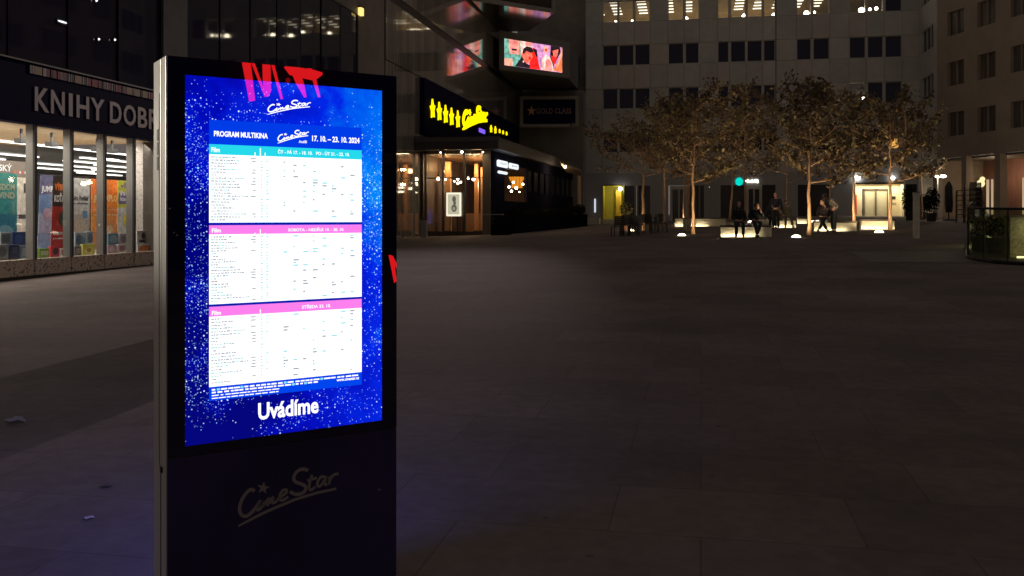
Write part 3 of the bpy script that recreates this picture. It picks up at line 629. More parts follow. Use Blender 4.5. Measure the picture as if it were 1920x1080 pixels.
curtain('curtain_glazing', 25.72, 40.5, -.3, 10.9, 2.1, cine)
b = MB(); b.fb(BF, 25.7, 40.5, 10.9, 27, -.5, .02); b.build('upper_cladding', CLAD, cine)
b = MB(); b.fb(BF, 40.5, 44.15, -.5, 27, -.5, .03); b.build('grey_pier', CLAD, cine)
b = MB(); b.fb(BF, 44.15, 44.5, -.5, 27, -.6, -.25); b.build('shadow_gap', M['black'], cine)
b = MB(); b.fb(BF, 44.5, 83.2, -.5, 9.48, -.5, -.03); b.fb(BF, 44.5, 83.2, 9.52, 12.62, -.5, 0); b.build('ribbed_wall', RIB, cine)
b = MB(); b.fb(BF, 44.5, 83.2, 12.62, 13.1, -.5, -.06); b.build('recessed_joint', M['black'], cine)
b = MB(); b.fb(BF, 44.5, 78, 13.1, 27, -.5, .0); b.build('upper_ribbed_wall', RIB, cine)
# lower end wall that carries the gold class panel
Fy = Fr((0, 81, 0), (1, 0, 0), (0, -1, 0))
b = MB(); b.box(-15.6, -9.2, 83.2, 83.7, -.5, 27); b.box(-15.1, -9.3, 81.2, 83.2, -.5, 12.7); b.build('end_wall', CLAD, cine)
GF = Fr((0, 81.2, 0), Vector((1, .17, 0)), Vector((.17, -1, 0)))
# middle volume with the LED wall, upper volume with a glossy soffit
A, B_, C_, D_ = onZ(935, 131, 12.9), onZ(1067, 148, 12.9), onZ(1088, 172, 12.9), onZ(970, 169, 12.9)
ZM = 15.95
b = MB(); b.prism([(p.x, p.y, 0) for p in (A, B_, C_, D_)], (0, 0, 12.9), (0, 0, ZM)); b.build('led_volume', mat('volume_grey', (.13, .125, .12), .45, .2, noise=.08), cine)
A2, B2, C2, D2 = onZ(884, 0, 16.5), onZ(1040, 24, 16.5), onZ(992, 58, 16.5), onZ(940, 60, 16.5)
soff = mat('glossy_soffit', (.16, .15, .14), .12, .8)
b = MB(); b.prism([(p.x, p.y, 0) for p in (A2, B2, C2, D2)], (0, 0, 16.5), (0, 0, 20)); b.build('upper_volume', soff, cine)
b = MB(); dv = (B2 - A2).normalized(); nn = Vector((dv.y, -dv.x, 0)); UFr = Fr((A2.x, A2.y, 0), dv, nn); LU = (B2 - A2).length
b.fb(UFr, 0, LU, 16.45, 16.75, 0, .12); b.fb(UFr, LU - .35, LU, 16.75, 20, 0, .12); b.build('volume_frame', M['grey'], cine)
b = MB(); b.fb(UFr, .5, LU - .5, 16.85, 20, 0, .05); b.build('upper_display', mat('dim_display', (.03, .015, .012), .3), cine)
dv = (B_ - A).normalized(); LF = Fr((A.x, A.y, 0), dv, Vector((dv.y, -dv.x, 0))); LL = (B_ - A).length
led = thing('led_screen', 'bright pink and teal video wall high in the corner of the cinema', 'screen', LF.p(LL / 2, 13.2, .1))
u0, v1 = LF.hit(947, 71.5, .16); u1, v0 = LF.hit(1055, 136, .16)
b = MB(); b.fb(LF, 0, LL, 12.95, v0 - .02, 0, .1); b.fb(LF, 0, LL, v1 + .02, ZM, 0, .1); b.fb(LF, 0, u0 - .02, v0 - .02, v1 + .02, 0, .1); b.fb(LF, u1 + .02, LL, v0 - .02, v1 + .02, 0, .1); b.build('frame', M['grey'], led)
LEDM = [('pk', (1, .28, .24)), ('teal', (.16, .42, .34)), ('skin', (1, .16, .10)), ('red', (1, .02, .015)), ('ink', (.02, .012, .015)), ('lilac', (.60, .26, .50)), ('peach', (1, .38, .26)), ('orange', (1, .20, .07)), ('pale', (1, .58, .50))]
lm = [flicker(emis('led_' + n, c, 1.3), 3.2, .5, 1.5) for n, c in LEDM]; ix = {n: i for i, (n, c) in enumerate(LEDM)}
b = MB(); b.mat(ix['lilac']); b.face([LF.p(u0, v0, .02), LF.p(u1, v0, .02), LF.p(u1, v1, .02), LF.p(u0, v1, .02)]); lay = .02
def lp(n, pts):
    global lay; lay += .004
    q = []
    for x, y in pts:
        u, v = LF.hit(930 + x / 5.4, 50 + y / 5.4, .02); q.append(LF.p(min(max(u, u0), u1), min(max(v, v0), v1), lay))
    b.mat(ix[n]); b.face(q)
lp('teal', [(85, 110), (250, 120), (270, 300), (240, 420), (85, 420)]); lp('peach', [(125, 110), (232, 120), (240, 285), (135, 272)]); lp('pk', [(140, 130), (220, 135), (225, 270), (145, 262)])
lp('ink', [(158, 220), (210, 224), (210, 246), (158, 240)]); lp('peach', [(85, 320), (165, 325), (165, 420), (85, 420)]); lp('pale', [(245, 125), (365, 135), (370, 300), (250, 300)]); lp('pk', [(300, 135), (365, 140), (365, 200), (300, 195)])
lp('lilac', [(425, 150), (560, 165), (545, 300), (430, 290)]); lp('peach', [(480, 200), (520, 205), (530, 245), (505, 275), (480, 255)]); lp('red', [(495, 220), (515, 225), (512, 250), (495, 248)])
lp('red', [(345, 300), (370, 210), (405, 230), (418, 300), (425, 360), (445, 445), (330, 430)]); lp('ink', [(368, 215), (410, 235), (418, 320), (400, 300), (378, 250)])
lp('skin', [(250, 275), (300, 245), (355, 262), (368, 305), (330, 372), (285, 375), (252, 320)]); lp('ink', [(262, 268), (272, 222), (310, 198), (358, 212), (380, 252), (350, 266), (302, 246), (278, 278)])
lp('ink', [(185, 410), (235, 335), (258, 300), (295, 368), (345, 395), (335, 435)]); lp('pale', [(268, 345), (280, 345), (278, 365), (266, 360)]); lp('red', [(325, 300), (350, 310), (345, 340), (322, 335)])
lp('pale', [(460, 330), (500, 278), (560, 330), (575, 455), (452, 450)]); lp('pk', [(500, 330), (555, 350), (560, 450), (490, 448)])
lp('ink', [(548, 175), (640, 185), (648, 262), (605, 345), (575, 405), (540, 310)]); lp('skin', [(565, 245), (625, 232), (615, 300), (582, 330)]); lp('red', [(545, 290), (610, 320), (580, 395)])
lp('orange', [(570, 445), (660, 270), (672, 470)]); lp('peach', [(640, 290), (670, 200), (672, 300), (600, 440)])
b.build('picture', lm, led)
# GOLD CLASS panel
gold = thing('gold_class_sign', 'dark unlit sign panel reading GOLD CLASS with a small star', 'sign', GF.p(-12, 9, .1))
TL = GF.hit(981, 183, .1); BR = GF.hit(1079, 236, .1); TR = GF.hit(1079, 190, .1); BL = GF.hit(981, 229, .1)
gu0, gu1, gv0, gv1 = TL[0], TR[0], (BL[1] + BR[1]) / 2, (TL[1] + TR[1]) / 2
b = MB(); b.fb(GF, gu0, gu1, gv0, gv1, .0, .1); b.build('panel', M['navy'], gold)
b = MB(); fw = .28; b.fb(GF, gu0 - fw, gu1 + fw, gv1, gv1 + fw, -.2, .16); b.fb(GF, gu0 - fw, gu1 + fw, gv0 - fw, gv0, -.2, .16); b.fb(GF, gu0 - fw, gu0, gv0, gv1, -.2, .16); b.fb(GF, gu1, gu1 + fw, gv0, gv1, -.2, .16); b.build('frame', mat('frame_beige', (.27, .245, .21), .6), gold)
H = gv1 - gv0; WG = gu1 - gu0
b = MB(); text(b, 'GOLD CLASS', GF, gu0 + WG * .25, gu0 + WG * .92, gv0 + H * .42, gv0 + H * .64, .105, .01); b.build('lettering', mat('dull_gold', (.30, .18, .14), .5), gold)
b = MB(); b.fpoly(GF, [(gu0 + WG * .16 + (.42 if i % 2 == 0 else .16) * math.cos(math.pi / 2 + i * math.pi / 5), gv0 + H * .54 + (.48 if i % 2 == 0 else .18) * math.sin(math.pi / 2 + i * math.pi / 5)) for i in range(10)], .1, .12); b.build('star', mat('copper', (.7, .33, .14), .5), gold)
# big illuminated sign box above the cafe
sg = thing('cinema_sign', 'long navy sign box with glowing yellow stars and script logo', 'sign', (XF, 60, 6.4))
b = MB(); b.fb(BF, uX(788), 80, 6.3, 9.46, -.03, .25); b.build('sign_box', M['navy'], sg)
def starpts(cu, cv, ru, rv, a0=math.pi / 2 + .12): return [(cu + ru * (1 if i % 2 == 0 else .5) * math.cos(a0 + i * math.pi / 5), cv + rv * (1 if i % 2 == 0 else .5) * math.sin(a0 + i * math.pi / 5)) for i in range(10)]
for px, py in ((811.4, 204.7), (824, 209.8), (835.8, 215), (847, 219.7), (858.8, 224.4), (921, 242), (929, 244), (937, 246), (943.5, 248.3), (950, 250.5)):
    u, v = BF.hit(px, py, .3); b = MB(); b.fpoly(BF, starpts(u, v, *((.50, .60) if px < 900 else (.32, .30) if px < 935 else (.22, .17))), .25, .34); b.build('neon_star', M['yellow'], sg)
la, lb = BF.hit(868, 225, .3)[0], BF.hit(914, 225, .3)[0]; lz0, lz1 = BF.hit(885, 250, .3)[1], BF.hit(897, 200, .3)[1]
b = MB(); logo(BF, (la, lb, lz0, lz1), .25, .34, b, thick=52); b.build('neon_logo', M['yellow'], sg)
ua, va = BF.hit(899, 247.3, .3); ub, vb = BF.hit(909, 244, .3); b = MB(); b.fb(BF, ua, ub, va, vb, .25, .33); b.build('violet_caption', M['violet'], sg)
# yellow lit box lamp high on the grey pier
yl = thing('wall_lantern', 'small yellow lit box lamp high on the grey pier', 'lamp', onX(677, 22, XF + .12))
p = onX(677, 22, XF + .12); b = MB(); b.box(XF + .03, XF + .2, p.y - .16, p.y + .16, p.z - .17, p.z + .17); b.build('lit_box', emis('lantern_yellow', (1, .72, .22), 1.3), yl)
b = MB(); b.box(XF + .03, XF + .22, p.y - .2, p.y + .2, p.z + .17, p.z + .23); b.build('cap', M['black'], yl)

# ------------------------------------------------------------------ cafe pavilion
caf = thing('cafe_pavilion', 'dark low glass cafe pavilion under a projecting flat roof', 'building', (-12.5, 52, .5))
FY = 50.5
CF = Fr((0, FY, 0), (1, 0, 0), (0, -1, 0))
def cu(px, n=0): return CF.hit(px, HY, n)[0]
def cv(py, px=860, n=0): return CF.hit(px, py, n)[1]
XC0, XC1 = XF + .02, cu(920); ZG = .2
brown = mat('bronze_frame', (.07, .055, .045), .4, .4); brownlt = mat('bronze_post', (.16, .13, .10), .4, .3)
pr = [(XF, 49.5), (-10.33, 49.5), (-9.4, 78), (XF, 78)]
b = MB(); b.prism([(x, y, 0) for x, y in pr], (0, 0, 5.27), (0, 0, 5.92)); b.build('flat_roof', mat('roof_dark', (.05, .042, .042), .5, noise=.2, nscale=1), caf)
b = MB(); b.prism([(x, y, 0) for x, y in [(XF, 49.46), (-10.29, 49.46), (-10.29, 49.5), (XF, 49.5)]], (0, 0, 5.7), (0, 0, 5.96)); b.build('roof_edge', mat('roof_edge', (.09, .08, .075), .45), caf)
# front frame: posts, transoms
posts = [(796, 800), (829, 832.5), (868, 872), (905, 920)]
fw_ = MB()
for a, c in posts[:3]: fw_.fb(CF, cu(a), cu(c), ZG, 5.27, -.12, .03)
fw_.fb(CF, cu(800), cu(905), cv(283), 5.27, -.1, .0); fw_.fb(CF, cu(800), cu(905), cv(334.6), cv(332.6), -.08, .02); fw_.fb(CF, cu(800), cu(905), ZG, cv(434), -.1, .0)
fw_.build('front_frame', brown, caf)
b = MB(); b.fb(CF, cu(905), XC1, ZG, 5.27, -.35, .05); b.build('corner_post', brownlt, caf)
b = MB(); p = CF.p; b.face([p(cu(800), cv(434), -.05), p(cu(905), cv(434), -.05), p(cu(905), cv(283), -.05), p(cu(800), cv(283), -.05)]); b.build('front_pane', pane('cafe_glass', (.85, .85, .85), .08), caf)
# side wall, slightly splayed
s0 = Vector((XC1, FY, 0)); s1 = Vector((-9.7, 77, 0)); sd = (s1 - s0).normalized()
CS = Fr((s0.x, s0.y, 0), sd, Vector((sd.y, -sd.x, 0))); SLN = (s1 - s0).length
w0, wv1 = CS.hit(946, 300); w1, _ = CS.hit(988, 300); _, wv0 = CS.hit(960, 377.5)
wv1 = 4.7
side = mat('side_wall', (.016, .016, .03), .9, noise=.2, nscale=1, spec=0)
b = MB(); b.fb(CS, .0, w0, ZG, 5.27, -.2, 0); b.fb(CS, w1, SLN, ZG, 3.2, -.2, 0); b.fb(CS, w0, w1, ZG, wv0, -.2, 0); b.fb(CS, w0, w1, wv1, 5.27, -.2, 0); b.fb(CS, w1, SLN, 4.6, 5.27, -.2, 0)
x = w1
while x < SLN: b.fb(CS, x, x + .25, 3.2, 4.6, -.2, 0); x += 2.0
b.build('side_wall', side, caf)
b = MB(); p = CS.p; b.face([p(w0, wv0, -.06), p(w1, wv0, -.06), p(w1, wv1, -.06), p(w0, wv1, -.06)]); b.build('side_window', pane('cafe_side_glass', (.9, .88, .85), .06), caf)
b = MB(); b.face([p(w1, 3.2, -.1), p(SLN, 3.2, -.1), p(SLN, 4.6, -.1), p(w1, 4.6, -.1)]); b.build('side_band_glazing', mat('band_glass', (.02, .02, .028), .7, spec=.02), caf)
# inside of the cafe
b = MB(); b.box(XC0, XC1 - .05, FY + .15, 66, ZG, .55); b.build('cafe_floor', mat('cafe_floor', (.10, .06, .045), .4), caf)
b = MB(); b.box(XC0, XC1 - .1, FY + .13, 66, 5.12, 5.26); b.build('cafe_ceiling', M['wood'], caf)
b = MB(); b.box(XC0, XC1 - .0, 65.9, 66.1, .4, 5.2); b.box(XC0, XC0 + .1, FY + .2, 66, .4, 5.2); b.build('cafe_back_wall', mat('cafe_wall', (.075, .05, .04), .6, noise=.3, nscale=2), caf)
def cafbox(px0, px1, py0, py1, Y, dpt):
    fr = Fr((0, Y, 0), (1, 0, 0), (0, -1, 0)); a, t_ = fr.hit(px0, py0); c, l_ = fr.hit(px1, py1); return a, c, l_, t_, Y, Y + dpt
for i, (a0, a1, b0, b1, Y) in enumerate(((834, 844.5, 306, 372, 54), (889, 896, 310, 364, 55), (901, 909, 316, 350, 54.5))):
    x0, x1, z0, z1, y0, y1 = cafbox(a0, a1, b0, b1, Y, .3)
    t = thing('wooden_column', ('lit timber column behind the menu board', 'slim lit timber column behind the cafe glass', 'lit timber column next to the cafe corner post')[i], 'column', ((x0 + x1) / 2, Y, .55), 0, 'lit timber columns in the cafe')
    b = MB(); b.box(x0, x1, y0, y1, .55, z1 + .1); b.build('shaft', mat('lit_timber', (.62, .34, .15), .5, noise=.2, nscale=4, stretch=(1, 1, 6)), t, bevel=.02)
    b = MB(); b.box(x0 - .04, x1 + .04, y0 - .04, y1 + .04, .55, .7); b.build('foot', M['black'], t)
    lamp('column_glow', 'POINT', ((x0 + x1) / 2, Y - .5, z1 - .25), 48, (1, .60, .24), t, .06)
lamp('cafe_ceiling_glow', 'POINT', (-13, 55.5, 4.4), 14, (1, .6, .3), caf, .15)
# bar counter and dark interior furniture
b = MB(); b.box(XC0 + .9, XC1 - .2, 57, 57.5, .5, 1.75); b.build('bar_counter', M['wood'], caf)
def pendant(px, py, Y, r=.075, label=None, grp='bare bulbs hanging in the cafe'):
    fr = Fr((0, Y, 0), (1, 0, 0), (0, -1, 0)); x, z = fr.hit(px, py)
    t = thing('pendant_lamp', label, 'lamp', (x, Y, z), 0, grp)
    b = MB(); b.ball((x, Y, z), r, 12, 8); b.build('bulb', M['ltwarm2'], t, True)
    b = MB(); b.tube([(x, Y, z + r * .8), (x, Y, z + r * 2.2)], r * .5, 8); b.build('socket', M['black'], t)
    b = MB(); b.tube([(x, Y, z + r * 2), (x, Y, 5.12)], .008, 5); b.build('cord', M['black'], t); return t
for (px, py, Y, r, l) in ((821.5, 335, 52, .10, 'large bulb hanging furthest left in the cafe front window'), (835, 336, 53, .075, 'bulb hanging before the lit timber column over the menu board'), (852, 340, 55, .05, 'smallest bulb of the cluster in the middle of the cafe'), (858.5, 336, 55, .075, 'topmost bulb of the cluster in the middle of the cafe'), (858.5, 343.5, 54.6, .075, 'lowest bulb of the cluster in the middle of the cafe'), (864, 341.5, 55.3, .06, 'right bulb of the cluster in the middle of the cafe'), (878, 334, 53, .075, 'bulb hanging just right of the third frame post'), (888, 336, 52.5, .095, 'bulb hanging before the slim timber column'), (908.5, 342, 53, .06, 'bulb next to the cafe corner post')):
    pendant(px, py, Y, r, l)
# things seen through the side window
def sidependant(px, py, n, r, l):
    u, v = CS.hit(px, py, -n); q = CS.p(u, v, -n); t = thing('pendant_lamp', l, 'lamp', q, 0, 'bulbs behind the cafe side window')
    b = MB(); b.ball(q, r); b.build('bulb', M['ltwarm2'], t, True); b = MB(); b.tube([q + Vector((0, 0, r)), Vector((q.x, q.y, 5.1))], .01, 5); b.build('cord', M['black'], t)
for px, py, n, r, l in ((954.5, 350.5, .9, .08, 'left bulb in the cafe side window'), (962.5, 342, 1.2, .08, 'high bulb left of the orange lamp shade'), (968, 352.5, .9, .1, 'large bulb under the orange lamp shade'), (980.5, 345.5, 1.0, .08, 'bulb right of the orange lamp shade'), (959, 358.5, .8, .08, 'lowest bulb in the cafe side window'), (974, 360, 1.1, .05, 'faint small bulb low in the cafe side window')): sidependant(px, py, n, r, l)
u, v = CS.hit(969, 345, -1.8); q = CS.p(u, v, -1.8); t = thing('lamp_shade', 'wide orange glowing lamp shade behind the cafe side window', 'lamp', q)
b = MB(); b.tube([q + Vector((0, 0, -.28)), q + Vector((0, 0, .05)), q + Vector((0, 0, .5))], [.42, .36, .6], 16); b.build('shade', emis('shade_orange', (1, .36, .03), .9), t, True)
b = MB(); b.tube([q + Vector((0, 0, .5)), Vector((q.x, q.y, 5.1))], .012, 5); b.build('cord', M['black'], t)
lamp('side_glow', 'POINT', CS.p((w0 + w1) / 2, 3.6, -1.6), 220, (1, .58, .3), caf, .1)
# light signs hung on the side wall
SGN = emis('lightbox_white', (.86, .92, 1), 1.15)
for (x0, y0, x1, y1, s, l) in ((935.5, 299, 953, 312, 'PIZZA & PASTA', 'largest white light box on the cafe side wall'), (957.5, 305, 973, 315.5, 'BAR', 'bluish light box right of the largest one on the cafe side'), (937, 319.5, 952.5, 325, 'OTEVŘENO', 'low narrow white light box below the largest one')):
    a, t1 = CS.hit(x0, y0, .25); c, _ = CS.hit(x1, y0, .25); _, l1 = CS.hit(x0, y1, .25)
    t = thing('light_box_sign', l, 'sign', CS.p((a + c) / 2, l1, .2), 0, 'light boxes on the cafe side wall')
    b = MB(); b.fb(CS, a, c, l1, t1, .1, .25); b.build('lit_case', SGN, t, bevel=.08)
    b = MB(); text(b, s, CS, a + (c - a) * .15, c - (c - a) * .15, l1 + (t1 - l1) * .36, l1 + (t1 - l1) * .66, .256, .0); b.build('lettering', mat('sign_ink', (.12, .14, .2), .5), t)
    b = MB(); b.fb(CS, (a + c) / 2 - .06, (a + c) / 2 + .06, (l1 + t1) / 2 - .05, (l1 + t1) / 2 + .05, 0, .1); b.build('bracket', M['black'], t)
# menu board light box on the front
MF = Fr((0, FY - .25, 0), (1, 0, 0), (0, -1, 0)); a, t1 = MF.hit(836.5, 361); c, l1 = MF.hit(864.5, 405.5)
men = thing('menu_light_box', 'glowing cream menu board with grey artwork in front of the cafe', 'sign', MF.p((a + c) / 2, l1, 0))
b = MB(); b.fb(MF, a, c, l1, t1, -.1, 0); b.build('lit_edge', emis('menu_edge', (1, .93, .72), 1.0), men, bevel=.03)
b = MB(); b.face([MF.p(a + .10, l1 + .11, .004), MF.p(c - .10, l1 + .11, .004), MF.p(c - .10, t1 - .11, .004), MF.p(a + .10, t1 - .11, .004)]); b.build('menu_sheet', emis('menu_sheet', (.52, .48, .34), 1), men)
b = MB(); mu_, mh = (a + c) / 2 + .03, t1 - l1
for du, dv_, ru, rv in ((0, .72, .11, .13), (.03, .56, .08, .1), (0, .34, .16, .16)):
    b.face([MF.p(mu_ + du + ru * math.cos(2 * math.pi * i / 18), l1 + mh * dv_ + mh * rv * math.sin(2 * math.pi * i / 18), .006 + .002 * dv_) for i in range(18)])
b.mat(1).face([MF.p(mu_ - .01 + .08 * math.cos(2 * math.pi * i / 14), l1 + mh * .32 + .1 * math.sin(2 * math.pi * i / 14), .010) for i in range(14)])
b.build('artwork', [emis('menu_grey', (.11, .11, .085), 1), emis('menu_pale', (.3, .28, .2), 1)], men)
b = MB(); b.fb(MF, a + .2, a + .25, zg(-13, 50), l1, -.08, -.04); b.fb(MF, c - .25, c - .2, zg(-13, 50), l1, -.08, -.04); b.build('stand_leg', M['black'], men)
# small facade spots under the roof edge
for px, l in ((826, 'small soffit spot over the first cafe window post'), (866, 'bright soffit spot over the middle of the cafe front'), (905.5, 'small soffit spot over the cafe corner')):
    q = onY(px, 274.8, 49.6); t = thing('soffit_spot', l, 'lamp', q, 0, 'soffit spots under the cafe roof edge'); b = MB(); b.tube([(q.x, q.y, 5.14), (q.x, q.y, 5.27)], .06, 10); b.build('can', M['black'], t); b = MB(); b.ball((q.x, q.y, 5.14), .05 if px != 866 else .075, 10, 6); b.build('bulb', M['ltwarm2'], t, True)
lamp('front_wash', 'AREA', (-13, 49.9, 5.1), 42, (1, .74, .42), caf, .3, sy=3.4, rot=(0, 0, R(90)))
# terrace: litter bin, planters, standing table
def gp(px, py): return gnd(px, py)
q = gd(795, 49.2); bn = thing('litter_bin', 'plain grey box litter bin beside the cafe glass', 'bin', q)
b = MB(); b.box(q.x - .17, q.x + .17, q.y - .15, q.y + .15, q.z, q.z + .95); b.build('body', mat('bin_grey', (.34, .31, .28), .5, noise=.1), bn, bevel=.02)
b = MB(); b.box(q.x - .19, q.x + .19, q.y - .17, q.y + .17, q.z + .955, q.z + .99); b.build('lid', M['darkmetal'], bn)
LEAFD = mat('dark_leaf', (.018, .02, .012), .9, spec=0)
def foliage(b, c, rad, n, size, rg):
    for _ in range(n):
        v = Vector((rg.gauss(0, 1), rg.gauss(0, 1), rg.gauss(0, 1))); v.normalize(); v *= rg.random() ** .4
        p = Vector(c) + Vector((v.x * rad[0], v.y * rad[1], v.z * rad[2])); leaf(b, p, size * rg.uniform(.6, 1.3), rg)
def leaf(b, p, s, rg):
    a = Vector((rg.gauss(0, 1), rg.gauss(0, 1), rg.gauss(0, 1))).normalized(); t = Vector((rg.gauss(0, 1), rg.gauss(0, 1), rg.gauss(0, 1))); c = a.cross(t).normalized()
    b.mat(rg.randrange(3)); b.face([p - a * s, p + c * s * .55, p + a * s, p - c * s * .5])
LD = [LEAFD, mat('olive_leaf', (.028, .028, .014), .9, spec=0), mat('deep_leaf', (.012, .015, .01), .9, spec=0)]
TROUGH = mat('trough_black', (.008, .008, .014), .9, spec=0)
def planter(label, q, L_, Wd, H, ang, fol, rg, grp=None):
    t = thing('planter_box', label, 'planter', q, ang, grp); Mx = W[t.name]
    b = MB(); b.box(-L_ / 2, L_ / 2, -Wd / 2, Wd / 2, -.05, H); b.v = [Mx @ v for v in b.v]; b.build('trough', TROUGH, t, bevel=.01)
    b = MB(); foliage(b, (0, 0, H + fol * .5), (L_ / 2, Wd * .6, fol * .6), int(260 * L_), .07, rg); b.v = [Mx @ v for v in b.v]; b.build('foliage', LD, t)
planter('square dark planter with ragged plants at the cafe corner', gd(940, 49.6), 1.0, .6, .55, 0, .35, random.Random(1))
q = gd(925, 49.9); ht = thing('bar_table', 'tall thin bar table behind the corner planter', 'table', q)
b = MB(); b.box(q.x - .55, q.x + .55, q.y - .2, q.y + .2, q.z + 1.10, q.z + 1.15); b.build('tabletop', mat('table_pale', (.4, .36, .3), .4), ht); b = MB(); b.tube([q, q + Vector((0, 0, 1.1))], .04, 8); b.build('column', M['black'], ht)
e0, e1 = gd(958, 52.5), gd(1096, 71); NS = 6
for i in range(NS):
    m_ = e0.lerp(e1, (i + .5) / NS); m_.z = zg(m_.x, m_.y); L_ = (e1 - e0).length / NS - .1; ang = math.atan2(e1.y - e0.y, e1.x - e0.x)
    planter('dark hedge trough along the cafe side, %s from its front corner' % ('first', 'second', 'third', 'fourth', 'fifth', 'sixth')[i], m_, L_, .5, .95, ang, .4 if i < 4 else .7, random.Random(20 + i), 'hedge troughs along the cafe side')
# small timber awning with lamp at the far end
aw = thing('timber_awning', 'lamp-lit sloping timber awning at the far end of the cafe', 'awning', onD(1065, 330, 70))
ap = [onD(1051, 307, 66), onD(1089, 321, 70), onD(1093, 331, 72), onD(1062, 323, 69)]
b = MB(); b.prism(ap, (0, 0, 0), (0, 0, .12)); b.build('boarding', mat('awning_boards', (.34, .24, .16), .6, noise=.2), aw)
pq = onD(1086, 338, 71.5); b = MB(); b.tube([(pq.x, pq.y, zg(pq.x, pq.y)), (pq.x, pq.y, onD(1088, 326, 71).z)], .16, 10); b.build('post', mat('awning_post', (.42, .30, .2), .6), aw)
lq = onD(1059.5, 313, 66.6); b = MB(); b.ball(lq, .10); b.build('lamp', M['ltwarm2'], aw, True); lamp('awning_glow', 'POINT', lq - Vector((0, .1, .3)), 60, (1, .7, .42), aw, .1)

# ------------------------------------------------------------------ office building closing the square
OY = 82.0
OF = Fr((0, OY, 0), (1, 0, 0), (0, -1, 0))
off = thing('office_building', 'pale panelled office block with rows of square windows behind the trees', 'building', (4, OY, 1.4))
def ou(px): return OF.hit(px, HY)[0]
cols = [1098, 1130, 1158, 1160, 1188, 1190, 1218.5, 1253, 1281.5, 1285, 1310.5, 1346, 1366.5, 1370, 1398, 1401, 1429, 1432, 1453.5, 1494, 1521, 1525, 1555, 1593, 1623, 1627, 1656, 1660, 1691, 1722]
wins = [(1130.5, 1158), (1160.5, 1188), (1190.5, 1218.5), (1253, 1281.5), (1285, 1310.5), (1346, 1366.5), (1370, 1398), (1401, 1429), (1432, 1453.5), (1494, 1521), (1525, 1555), (1593, 1623), (1627, 1656), (1660, 1691)]
grp_of = [0, 0, 0, 1, 1, 2, 2, 2, 2, 3, 3, 4, 4, 4]
groups = [(1130.5, 1218.5), (1253, 1310.5), (1346, 1453.5), (1494, 1555), (1593, 1691)]
rows = [(7.2, 9.0), (11.05, 12.85), (14.9, 16.7), (18.75, 20.6)]
PAN = [mat('facade_panel_%s' % n, c, .55, noise=.12, nscale=1.2) for n, c in (('a', (.43, .425, .41)), ('b', (.38, .375, .365)), ('c', (.42, .395, .37)), ('d', (.39, .40, .39)))]
b = MB(); rg = random.Random(4)
GFZ = 5.3
bands = [(GFZ, rows[0][0])]
for i, (z0, z1) in enumerate(rows):
    bands.append((z1, rows[i + 1][0] if i < 3 else 27))
pcs = [1098, 1129.5, 1159, 1189.3, 1219.5, 1252, 1283, 1311.5, 1345, 1368, 1399.5, 1430.5, 1454.5, 1493, 1523, 1556, 1592, 1625, 1658, 1692, 1722]
for (z0, z1) in bands:
    for a, c in zip(pcs[:-1], pcs[1:]):
        b.mat(rg.randrange(4)); b.fb(OF, ou(a) + .012, ou(c) - .012, z0 + .012, z1 - .012, -.3, rg.uniform(-.006, .006))
for (z0, z1) in rows:
    edges = [1098] + [x for g in groups for x in g] + [1722]
    for a, c in zip(edges[0::2], edges[1::2]):
        inner = [p for p in pcs if a + 4 < p < c - 4]; ed = [a] + inner + [c]
        for p0, p1 in zip(ed[:-1], ed[1:]): b.mat(rg.randrange(4)); b.fb(OF, ou(p0) + .012, ou(p1) - .012, z0 + .012, z1 - .012, -.3, rg.uniform(-.006, .006))
b.build('facade_panels', PAN, off)
b = MB(); 
for (z0, z1) in bands: b.fb(OF, ou(1098), ou(1722), z0 + .002, z1 - .002, -.36, -.305)
b.fb(OF, ou(1454.2), ou(1455.6), GFZ, 27, -.02, .03)
b.build('panel_joints', M['black'], off)
off_mull = mat('mullion_grey', (.42, .40, .38), .5)
offglass = mat('office_dark_glass', (.010, .010, .034), .05, spec=.3)
for ri, (z0, z1) in enumerate(rows):
    for wi, (a, c) in enumerate(wins):
        lit = (ri == 3 and wi not in (11, 13)) 
        x0, x1 = ou(a), ou(c)
        b = MB(); b.fb(OF, x0, x0 + .05, z0, z1, -.3, -.12); b.fb(OF, x1 - .05, x1, z0, z1, -.3, -.12); b.fb(OF, x0 + .05, x1 - .05, z1 - .05, z1, -.3, -.12); b.fb(OF, x0 + .05, x1 - .05, z0, z0 + .05, -.3, -.10)
        if wi + 1 < len(wins) and grp_of[wi] == grp_of[wi + 1]: b.fb(OF, x1, ou(wins[wi + 1][0]), z0, z1, -.3, -.05)
        wo = b.build('window', off_mull, off)
        b = MB(); p = OF.p; b.face([p(x0 + .05, z0 + .05, -.2), p(x1 - .05, z0 + .05, -.2), p(x1 - .05, z1 - .05, -.2), p(x0 + .05, z1 - .05, -.2)]); b.build('pane', M['pane'] if (lit or (ri, wi) in ((1, 11), (0, 13), (3, 11))) else offglass, wo)
